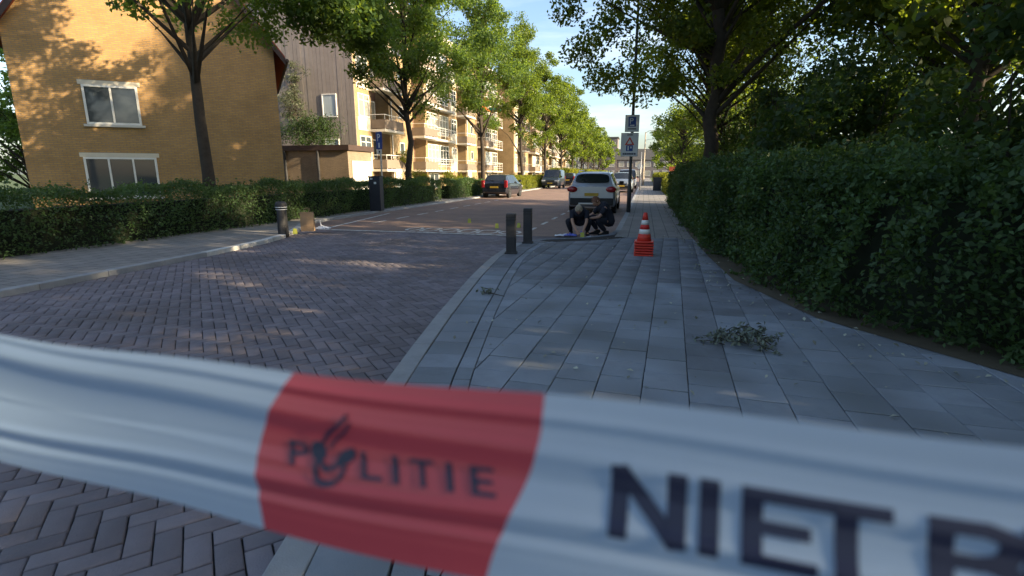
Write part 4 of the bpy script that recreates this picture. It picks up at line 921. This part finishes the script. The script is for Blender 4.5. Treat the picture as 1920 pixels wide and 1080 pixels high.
# ------------------------------------------------------------------ cars
def interp_st(st, y):
    for a, b in zip(st, st[1:]):
        if a[0] <= y <= b[0]:
            u = (y - a[0]) / (b[0] - a[0] + 1e-9); return [lerp(p, q, u) for p, q in zip(a, b)]
    return st[-1]
def car(name, label, cat, loc, rz, paint, st, W, rear, wind, cabin, pillars, wheels, wr=.32, group='parked cars', lamps='hatch', rails=False, suv=False, ysc=1):
    t = thing(name, label, cat, loc, rz, group)
    ys = sorted(set([round(s[0], 3) for s in st] + [round(p + d, 3) for p in pillars for d in (-.05, .05)]))
    S = [interp_st(st, y) for y in ys]; rings = []
    for (y, z0, zb, zr, wb, wt) in S:
        a, b = W*wb, W*wt
        h = [(a*.93, z0), (a*.985, z0+.10), (a, lerp(z0, zb, .45)), (a*.985, zb-.06), (a*.95, zb), (lerp(a*.95, b, .94), lerp(zb, zr, .90)), (b-.05, zr-.02), (b*.55, zr+.005), (0, zr+.012)]
        rings.append([(x, y, z) for x, z in h] + [(-x, y, z) for x, z in reversed(h[:-1])])
    n = len(rings[0]); V = [p for r in rings for p in r]
    parts = {'body': [], 'windscreen': [], 'rear_window': [], 'side_window': [], 'side_window_': []}
    for i in range(len(S)-1):
        ym = (S[i][0] + S[i+1][0]) / 2
        for j in range(n-1):
            f = (i*n+j, i*n+j+1, (i+1)*n+j+1, (i+1)*n+j); key = 'body'; top = 5 <= j <= n-7
            if top and wind[0] < ym < wind[1]: key = 'windscreen'
            elif j in (4, n-6) and cabin[0] < ym < cabin[1] and not any(abs(ym-p) < .05 for p in pillars): key = 'side_window' if j == 4 else 'side_window_'
            parts[key].append(f)
    parts['body'].append(tuple(range(n))); parts['body'].append(tuple(reversed([(len(S)-1)*n+k for k in range(n)])))
    for i in range(len(S)-1): parts['body'].append((i*n, (i+1)*n, (i+1)*n+n-1, i*n+n-1))
    for k, fs in parts.items():
        if not fs: continue
        mb = MB(); used = sorted(set(q for f in fs for q in f)); mp_ = {q: i for i, q in enumerate(used)}
        mb.add([V[q] for q in used], [tuple(mp_[q] for q in reversed(f)) for f in fs])
        o = mb.build(k.rstrip('_'), paint if k == 'body' else M['carglass'], t, smooth=(k != 'body'))
        if k == 'body':
            for p in o.data.polygons: p.use_smooth = len(p.vertices) == 4
            o.data.set_sharp_from_angle(angle=R(38)) if hasattr(o.data, 'set_sharp_from_angle') else None
    Lc = st[-1][0]
    pv = []                                       # rounded rear window, a thin pane proud of the hatch
    for k in range(36):
        a_ = 2*PI*k/36; c_, s_ = math.cos(a_), math.sin(a_); u_ = math.copysign(abs(c_)**.5, c_); v_ = .54 + .41*math.copysign(abs(s_)**.5, s_)
        if name == 'parked_van': yy_, zz_ = -.014, lerp(st[0][2] + .02, st[0][3] - .10, v_); hw_ = W*.74
        else:
            yy_ = lerp(rear[0], rear[1], v_); r_ = interp_st(st, yy_); zz_ = r_[3] + .012; yy_ -= .014; hw_ = W*(r_[5] - .075)
        pv.append((u_*hw_, yy_, zz_))
    mb = MB(); n_ = len(pv); mb.add(pv + [(x, y + .006, z - .006) for x, y, z in pv], [tuple(range(n_)), tuple(reversed(range(n_, 2*n_)))] + [(i, n_+i, n_+(i+1)%n_, (i+1)%n_) for i in range(n_)])
    mb.build('rear_window', M['carglass'], t)
    for wy in wheels:
        for s in (-1, 1):
            x = s*(W - .005); mk = lambda prof: MB().lathe(prof, 24)
            a_ = MB().lathe([(wr*1.17, 0), (wr*1.17, .012)], 24).build('wheel_arch', M['trim'], t); a_.rotation_euler = (0, PI/2*s, 0); a_.location = (s*(W-.035), wy, wr*1.06); a_.scale = (1, 1, 3)
            wv = MB().lathe([(wr*.80, .0), (wr*.98, .02), (wr, .06), (wr, .15), (wr*.98, .19), (wr*.70, .205), (wr*.66, .19)], 24).build('wheel', M['tyre'], t, smooth=True)
            wv.rotation_euler = (0, PI/2*s, 0); wv.location = (s*(W-.19), wy, wr)
            rm = MB()
            rm.lathe([(wr*.66, .180), (wr*.62, .196), (wr*.58, .186), (.05, .19), (.0, .192)], 20)
            rm.build('rim', M['rim'], wv, smooth=True)
    r0 = interp_st(st, .06); hw = W*r0[4]; zb = r0[2]
    bp = MB(); bp.box((-hw*.93, -.05, r0[1]+.04), (hw*.93, .04, lerp(r0[1], zb, .42))); bp.build('rear_bumper', M['trim'] if suv else paint, t, bevel=.03)
    f0 = interp_st(st, Lc-.04); fw_ = W*f0[4]
    fp = MB(); fp.box((-fw_*.92, Lc-.04, f0[1]), (fw_*.92, Lc+.05, lerp(f0[1], f0[2], .55))); fp.build('front_bumper', M['trim'], t, bevel=.03)
    if suv: MB().box((-hw*.55, -.062, r0[1]+.06), (hw*.55, -.03, r0[1]+.13)).build('skid_plate', M['rim'], t, bevel=.01)
    pz = lerp(r0[1], zb, .60)
    pl = MB(); pl.box((-.26, -.045, pz-.055), (.26, -.022 if not suv else -.015, pz+.055)); pl.build('number_plate', M['plate'], t)
    fpz = f0[1] + .18; MB().box((-.26, Lc+.051, fpz-.055), (.26, Lc+.062, fpz+.055)).build('number_plate', M['plate'], t)
    for s in (-1, 1):
        if lamps == 'suv':
            q = MB(); q.lathe([(.0, 0), (.13, .01), (.155, .05), (.155, .12)][::-1], 16); q = q.build('tail_light', M['redlamp'], t, smooth=True); q.rotation_euler = (PI/2, 0, 0); q.scale = (1.25, .72, 1); q.location = (s*(hw-.14), .07, zb - .10)
        elif lamps == 'hatch':
            q = MB(); q.box((min(s*(hw-.17), s*(hw+.02)), -.02, zb-.28), (max(s*(hw-.17), s*(hw+.02)), .14, zb+.16)); q.build('tail_light', M['redlamp'], t, bevel=.03)
        else:
            q = MB(); q.box((min(s*(hw-.12), s*(hw+.012)), -.02, zb-.30), (max(s*(hw-.12), s*(hw+.012)), .08, zb+.15)); q.build('tail_light', M['redlamp'], t, bevel=.02)
        hz = f0[2] - .02; h_ = MB(); h_.box((min(s*(fw_-.36), s*(fw_+.02)), Lc-.22, hz-.07), (max(s*(fw_-.36), s*(fw_+.02)), Lc+.012, hz+.07)); h_.build('headlight', M['clearlamp'], t, bevel=.03)
        my = wind[0] + .62*(wind[1]-wind[0]); mz = interp_st(st, my)[2] + .06
        m_ = MB(); m_.box((min(s*(W-.02), s*(W+.17)), my-.06, mz), (max(s*(W-.02), s*(W+.17)), my+.06, mz+.15)); m_.build('wing_mirror', M['trim'], t, bevel=.03)
        if rails:
            zr = interp_st(st, cabin[0]+.5)[3]; xr = W*.62
            MB().tube([(s*xr, cabin[0]+.1, zr-.02), (s*xr, cabin[0]+.25, zr+.065), (s*xr, wind[0]-.35, zr+.075), (s*xr, wind[0]-.15, zr)], .018, 6).build('roof_rail', M['rim'], t)
    gr = MB(); gr.box((-fw_*.5, Lc+.0, f0[2]-.13), (fw_*.5, Lc+.02, f0[2]-.01)); gr.build('grille', M['trim'], t, bevel=.01)
    wp = MB(); wy = rear[0] + .05; wp.tube([(0, wy-.05, interp_st(st, wy)[3]+.02), (-.28, wy + .03, interp_st(st, wy+.05)[3]+.03)], .010, 5); wp.build('rear_wiper', M['trim'], t)
    return t
SUV = [(0,.36,.98,1.00,.90,.82),(.03,.30,1.00,1.03,.955,.84),(.09,.27,1.02,1.08,.985,.84),(.40,.24,1.03,1.475,1,.73),(.62,.24,1.03,1.53,1,.735),(1.9,.22,1.0,1.565,1,.74),(2.5,.22,.97,1.53,1,.72),(3.2,.22,.97,1.06,1,.86),(3.85,.25,.90,.94,.97,.80),(4.06,.32,.76,.80,.91,.72),(4.12,.40,.66,.70,.84,.68)]
HAT = [(0,.40,.86,.88,.90,.82),(.03,.32,.90,.93,.95,.84),(.10,.27,.93,.98,.985,.83),(.50,.22,.94,1.36,1,.71),(.75,.20,.94,1.42,1,.72),(1.8,.18,.91,1.45,1,.72),(2.3,.18,.88,1.42,1,.71),(3.05,.18,.88,.95,1,.86),(3.7,.22,.80,.84,.97,.80),(3.9,.28,.68,.72,.91,.72),(3.95,.36,.60,.63,.84,.68)]
VAN = [(0,.42,1.05,1.50,.95,.86),(.04,.36,1.06,1.72,.985,.86),(.10,.32,1.06,1.80,1,.86),(.6,.30,1.06,1.86,1,.86),(2.6,.28,1.05,1.87,1,.86),(3.0,.28,1.04,1.82,1,.84),(3.85,.28,1.03,1.12,1,.88),(4.35,.30,.92,.98,.97,.84),(4.50,.36,.80,.84,.92,.78),(4.54,.44,.70,.74,.88,.74)]
car('parked_car', 'silver compact crossover parked behind the two crouching officers', 'car', (-1.90, 19.85, .004), 0, M['silver'], SUV, .89, (.09, .41), (2.5, 3.2), (.40, 3.0), [.72, 1.75], (.78, 3.32), .335, lamps='suv', rails=True, suv=True)
car('parked_car', 'dark navy hatchback parked on the left by the trees', 'car', (-8.95, 31.2, .004), R(-1.5), M['carblack'], HAT, .84, (.10, .51), (2.3, 3.05), (.50, 2.85), [.80, 1.62], (.62, 3.15), .30, lamps='hatch')
car('parked_van', 'dark grey-blue small van facing the camera on the left', 'van', (-9.1, 56.3, .004), PI, M['vangrey'], VAN, .90, (.0, .10), (3.0, 3.85), (2.0, 3.5), [2.75], (.75, 3.55), .33, lamps='van')
car('parked_car', 'black hatchback seen from behind, parked past the dark van', 'car', (-8.9, 62.5, .004), 0, M['carblack'], SUV, .88, (.09, .41), (2.5, 3.2), (.40, 3.0), [.72, 1.75], (.78, 3.32), .32, lamps='hatch')
car('parked_car', 'dark car farther along the left kerb behind the black hatchback', 'car', (-8.9, 70.5, .004), 0, M['vangrey'], HAT, .84, (.10, .51), (2.3, 3.05), (.50, 2.85), [.80, 1.62], (.62, 3.15), .30)
car('parked_car', 'pale blue-grey car facing the camera beyond the silver crossover', 'car', (-1.75, 46.6, .004), PI, M['carblue'], SUV, .89, (.09, .41), (2.5, 3.2), (.40, 3.0), [.72, 1.75], (.78, 3.32), .33)
car('parked_van', 'white roofed van parked behind the pale blue-grey car', 'van', (-1.7, 58.0, .004), PI, M['carwhite'], VAN, .92, (.0, .10), (3.0, 3.85), (2.0, 3.5), [2.75], (.75, 3.55), .33, lamps='van')

# ------------------------------------------------------------------ evidence markers and papers
def marker(x, y, z, rz, label):
    t = thing('evidence_marker', label, 'marker', (x, y, z), rz, 'yellow evidence markers'); s = MB()
    for sg in (-1, 1):
        p = MB(); p.add([(-.05, sg*.04, 0), (.05, sg*.04, 0), (.04, 0, .13), (-.04, 0, .13), (-.05, sg*.036, 0), (.05, sg*.036, 0), (.04, -sg*.004, .126), (-.04, -sg*.004, .126)], [(0,1,2,3),(7,6,5,4),(0,4,5,1),(1,5,6,2),(2,6,7,3),(3,7,4,0)])
        p.build('plate', M['marker'], t)
marker(-5.19, 15.28, .006, .5, 'yellow evidence marker farthest out on the road'); marker(-3.93, 13.95, .006, .2, 'yellow evidence marker on the painted rings left of the nearer bollard')
marker(-3.37, 14.24, .006, -.2, 'yellow evidence marker between the two square bollards'); marker(-8.05, 10.75, PZ+.003, .3, 'yellow evidence marker on the left kerb between bollard and paper bag')
marker(-1.36, 12.28, .006, .1, 'yellow evidence marker at the hands of the crouching blond officer')
pp = thing('evidence_sheets', 'white and blue plastic sheets spread at the officers feet', 'plastic sheet', (-1.78, 12.42, .006), .1)
crumple('sheet', M['paper'], pp, .50, .26, .07, 9); o_ = crumple('sheet', M['bluepaper'], pp, .30, .22, .10, 10); o_.location = (.12, -.1, .01)
p2 = thing('evidence_sheets', 'small white sheet right of the yellow marker under the gloved hand', 'plastic sheet', (-1.12, 12.30, .006), -.2); crumple('sheet', M['paper'], p2, .30, .18, .05, 12)

# ------------------------------------------------------------------ people
def skin_obj(name, verts, edges, m_, parent, root=0, sub=2):
    me = bpy.data.meshes.new(name); me.from_pydata([v[:3] for v in verts], edges, []); o = obj(name, me, parent)
    sk = o.modifiers.new('skin', 'SKIN'); sk.use_smooth_shade = True
    for i, v in enumerate(verts):
        r = v[3]; me.skin_vertices[0].data[i].radius = r if isinstance(r, tuple) else (r, r)
        me.skin_vertices[0].data[i].use_root = (i == root)
    s = o.modifiers.new('sub', 'SUBSURF'); s.levels = s.render_levels = sub
    me.materials.append(m_); return o
def person(label, loc, rz, J, hair, glove=None, hairpts=None):
    """J: joints dict in local space, figure faces local -y"""
    t = thing('person', label, 'person', loc, rz)
    v = []; e = []; ix = {}
    def add(k, r, par=None):
        ix[k] = len(v); v.append((*J[k], r))
        if par: e.append((ix[par], ix[k]))
    add('pelvis', .05); add('waist', .06, 'pelvis'); add('chest', .08, 'waist'); add('neck', .05, 'chest')
    for s in 'lr':
        add('sh'+s, .045, 'chest'); add('el'+s, .040, 'sh'+s); add('wr'+s, .028, 'el'+s); add('pa'+s, (.034, .020), 'wr'+s)
        add('hip'+s, .032, 'pelvis'); add('kn'+s, .032, 'hip'+s); add('an'+s, .030, 'kn'+s); add('he'+s, .040, 'an'+s); add('to'+s, .035, 'he'+s)
    skin_obj('body', v, e, M['skin'], t)
    # head, its own dense mesh joined to the neck
    H = Vector(J['head']); F = Vector(J['face']).normalized(); U = Vector(J['up']); U = (U - F*U.dot(F)).normalized(); S = U.cross(-F).normalized()
    mb = MB(); V = []; nu, nv = 20, 14
    for i in range(nv+1):
        a = PI*i/nv
        for k in range(nu):
            b_ = 2*PI*k/nu; x = math.sin(a)*math.cos(b_); y = math.sin(a)*math.sin(b_); z = math.cos(a)
            wx, wy, wz = .078*x, .098*y, .118*z
            if z < 0: wx *= 1 + .30*z; wy *= 1 + (.12*z if y > 0 else .25*z)
            if y > .75 and abs(x) < .25 and -.45 < z < .1: wy += .022*(1 - abs(x)/.25)
            if y > .8 and .1 < z < .3 and .15 < abs(x) < .5: wy -= .008
            V.append(H + S*wx + F*wy + U*wz)
    Fc = [(i*nu+k, i*nu+(k+1)%nu, (i+1)*nu+(k+1)%nu, (i+1)*nu+k) for i in range(nv) for k in range(nu)]
    mb.add(V, Fc); hd = mb.build('head', M['skin'], t, smooth=True)
    MB().tube([tuple(Vector(J['neck']) - U*.02), tuple(H - U*.06 - F*.02)], .052, 12).build('neck', M['skin'], t, smooth=True)
    for sg in (-1, 1):
        c = H + S*sg*.031 + F*.083 + U*.012; q = MB().lathe([(.0, -.011), (.009, -.006), (.012, 0), (.009, .006), (0, .011)], 8).build('eye', M['trim'], hd, smooth=True); q.location = c
        er = MB().lathe([(.0, -.03), (.014, -.015), (.016, .005), (.01, .025), (0, .03)], 8).build('ear', M['skin'], hd, smooth=True); er.location = H + S*sg*.079 - F*.005
    mo = MB(); mo.tube([tuple(H + F*.082 - U*.058 - S*.022), tuple(H + F*.090 - U*.056), tuple(H + F*.082 - U*.058 + S*.022)], .006, 6); mo.build('mouth', M['redlamp'], hd)
    # hair cap
    mb = MB(); V = []
    for i in range(9):
        a = PI*.60*i/8
        for k in range(nu):
            b_ = 2*PI*k/nu; x = math.sin(a)*math.cos(b_); y = math.sin(a)*math.sin(b_); z = math.cos(a)
            if y > .55 and z < .55: z = .55 + (z-.55)*.15; y = .80
            V.append(H + S*.088*x + F*(.107*y - .006) + U*(.127*z + .004) + Vector((random.gauss(0, .003), random.gauss(0, .003), random.gauss(0, .003))))
    mb.add(V, [(i*nu+k, (i)*nu+(k+1)%nu, (i+1)*nu+(k+1)%nu, (i+1)*nu+k) for i in range(8) for k in range(nu)]); mb.build('hair', hair, t, smooth=True)
    if hairpts: MB().tube(hairpts[0], hairpts[1], 8).build('ponytail', hair, t, smooth=True)
    # clothing
    v = []; e = []; ix = {}
    add('pelvis', .135); add('waist', .138, 'pelvis'); add('chest', .150, 'waist'); 
    ix['col'] = len(v); v.append((*(Vector(J['chest'])*.35 + Vector(J['neck'])*.65), .085)); e.append((ix['chest'], ix['col']))
    for s in 'lr':
        add('sh'+s, .082, 'chest'); ix['sl'+s] = len(v); v.append((*(Vector(J['sh'+s])*.22 + Vector(J['el'+s])*.78), .062)); e.append((ix['sh'+s], ix['sl'+s]))
        add('hip'+s, .108, 'pelvis'); add('kn'+s, .078, 'hip'+s); add('an'+s, .060, 'kn'+s)
    skin_obj('uniform', v, e, M['uniform'], t)
    for nm, jn, rx_, rz_ in (('trouser_seat', 'pelvis', .165, .155), ('shirt_back', 'chest', .175, .155)):
        q = MB().lathe([(.001, -1), (.5, -.87), (.87, -.5), (1, 0), (.87, .5), (.5, .87), (.001, 1)], 20).build(nm, M['uniform'], t, smooth=True); q.scale = (rx_, rx_*.92, rz_); q.location = J[jn]
    for s in 'lr':
        a, b_ = Vector(J['an'+s]), Vector(J['to'+s]); he = Vector(J['he'+s])
        bt = MB(); d = (b_ - he); d.z = 0; d.normalize(); sd_ = Vector((-d.y, d.x, 0)); V = []
        for (u, wz, h0) in ((-.05, .040, .11), (.03, .045, .12), (.12, .050, .07), (.19, .048, .05), (.235, .032, .035)):
            c = he + d*u; zb_ = .0
            V += [tuple(Vector((c.x, c.y, zb_)) + sd_*wz), tuple(Vector((c.x, c.y, h0)) + sd_*wz*.75), tuple(Vector((c.x, c.y, h0)) - sd_*wz*.75), tuple(Vector((c.x, c.y, zb_)) - sd_*wz)]
        Fb = [(i*4+k, i*4+(k+1)%4, i*4+4+(k+1)%4, i*4+4+k) for i in range(4) for k in range(4)] + [(3,2,1,0), (16,17,18,19)]
        bt.add(V, Fb); bt.build('boot', M['trim'], t, bevel=.012)
        # hand: palm end plus five fingers
        w0, p0 = Vector(J['wr'+s]), Vector(J['pa'+s]); fd = (p0 - w0).normalized(); sx = (fd.cross(Vector((0, -1, .2)))).normalized(); nn = sx.cross(fd)
        fv = []; fe = []
        root = p0 - fd*.005; fv.append((*root, (.030, .018)))
        for q, (off, ln) in enumerate(((-.028, .062), (-.010, .072), (.009, .076), (.027, .068))):
            b0 = p0 + sx*off + fd*.018; fv.append((*b0, .0095)); i0 = len(fv)-1; fe.append((0, i0))
            fv.append((*(b0 + fd*ln*.5 + nn*.012), .0085)); fe.append((i0, i0+1)); fv.append((*(b0 + fd*ln*.85 + nn*.034), .0075)); fe.append((i0+1, i0+2))
        sgn = -1 if s == 'l' else 1
        tb = p0 - fd*.03 + sx*sgn*.034; fv.append((*tb, .011)); i0 = len(fv)-1; fe.append((0, i0)); fv.append((*(tb + fd*.03 + sx*sgn*.018 + nn*.01), .009)); fe.append((i0, i0+1)); fv.append((*(tb + fd*.055 + sx*sgn*.016 + nn*.024), .008)); fe.append((i0+1, i0+2))
        skin_obj('glove' if (glove and s in glove) else 'hand', fv, fe, M['glove'] if (glove and s in glove) else M['skin'], t, sub=1)
    # shirt flash and belt
    return t
J1 = dict(pelvis=(0, .20, .36), waist=(0, .13, .46), chest=(.01, -.08, .58), neck=(.01, -.20, .645), head=(.01, -.285, .655), face=(0, -.55, -.85), up=(0, -.75, .55),
          shl=(-.17, -.10, .575), ell=(-.14, -.26, .36), wrl=(-.04, -.36, .17), pal=(.00, -.385, .115), shr=(.19, -.10, .575), elr=(.20, -.24, .36), wrr=(.14, -.34, .17), par=(.12, -.365, .115),
          hipl=(-.10, .20, .34), knl=(-.27, -.14, .37), anl=(-.20, .10, .10), hel=(-.20, .12, .045), tol=(-.24, -.08, .035),
          hipr=(.10, .20, .34), knr=(.26, -.14, .37), anr=(.19, .10, .10), her=(.19, .12, .045), tor=(.23, -.08, .035))
person('blond police officer in navy uniform crouching and bending forward over the ground', (-1.50, 12.75, .004), R(2), J1, M['hair_blond'], 'r')
J2 = dict(pelvis=(0, .24, .34), waist=(0, .24, .48), chest=(0, .08, .67), neck=(0, -.05, .77), head=(0, -.12, .825), face=(0.1, -.75, -.62), up=(0, -.55, .80),
          shl=(-.17, .06, .665), ell=(-.23, -.14, .47), wrl=(-.12, -.31, .40), pal=(-.09, -.36, .375), shr=(.17, .06, .665), elr=(.22, -.12, .46), wrr=(.12, -.31, .42), par=(.09, -.36, .395),
          hipl=(-.10, .22, .33), knl=(-.19, -.22, .44), anl=(-.15, .0, .11), hel=(-.15, .03, .05), tol=(-.17, -.18, .035),
          hipr=(.10, .22, .33), knr=(.17, -.16, .36), anr=(.14, .10, .10), her=(.14, .13, .05), tor=(.15, -.08, .035))
person('auburn-haired police officer in navy uniform squatting sideways beside the blond officer', (-1.02, 13.05, .004), R(-62), J2, M['hair_auburn'])

# ------------------------------------------------------------------ debris on the pavement
rg = np.random.default_rng(77)
pile = thing('branch_pile', 'pile of wilted leafy twigs lying on the right of the pavement', 'branches', (.86, 4.50, PZ))
C = []; tw = MB()
for k in range(34):
    a = rg.uniform(0, 2*PI); r0 = rg.uniform(0, .12); L_ = rg.uniform(.12, .34); cx, cy = rg.uniform(-.20, .28), rg.uniform(-.16, .20); z = rg.uniform(.01, .10)
    p0 = np.array([cx, cy, z]); p1 = p0 + [L_*math.cos(a), L_*math.sin(a)*.6, rg.uniform(-.02, .07)]; p1[2] = max(.01, p1[2]); tw.tube([tuple(p0), tuple((p0+p1)/2 + [0, 0, .02]), tuple(p1)], [.005, .004, .002], 4)
    for q in range(16): C.append(p0 + (p1-p0)*rg.uniform(.2, 1.05) + rg.normal(0, .022, 3))
C = np.array(C); C[:, 2] = np.clip(C[:, 2], .01, .3)
pile.scale = (.78, .78, .9); tw.build('twigs', M['bark'], pile); leaf_cloud('leaves', C, .055, M['twigleaf'], pile, rg, .6, .45)
tg = thing('fallen_twig', 'small leafy twig lying on the kerb tiles near the road', 'twig', (-1.72, 5.75, PZ))
tw = MB(); tw.tube([(-.1, .03, .02), (.02, 0, .03), (.2, -.05, .012)], [.008, .007, .003], 5); tw.tube([(-.08, .03, .02), (-.10, .12, .06), (-.06, .2, .03)], [.007, .006, .003], 5); tw.build('stem', M['bark'], tg)
c = rg.normal(0, 1, (40, 3)) * [.06, .06, .02] + [-.06, .09, .03]; c[:, 2] = np.clip(c[:, 2], .006, .1); leaf_cloud('leaves', c, .045, M['twigleaf'], tg, rg)
N_ = 260; X = rg.uniform(-2.2, 2.0, N_); Y = 1.5 + rg.uniform(0, 1, N_)**.8 * 11; k1 = X > np.array([kx(KR, y) + .2 for y in Y]); X, Y = X[k1], Y[k1]
X2 = 1.25 + np.abs(rg.normal(0, .28, 420)); Y2 = rg.uniform(3.5, 24, 420); X2 = X2 - .45 + np.clip((6.5 - Y2), 0, 5)**1.3*.45
C = np.stack([np.r_[X, X2], np.r_[Y, Y2], np.full(len(X)+len(X2), PZ + .012)], 1); C[:, 2] += rg.uniform(0, .008, len(C))
o_ = leaf_cloud('fallen_leaves', C, .042, M['litterleaf'], None, rg, 3.0, .6, .12); tag(o_, 'scattered dry leaves on the pavement and along the right hedge', 'leaves', kind='stuff')
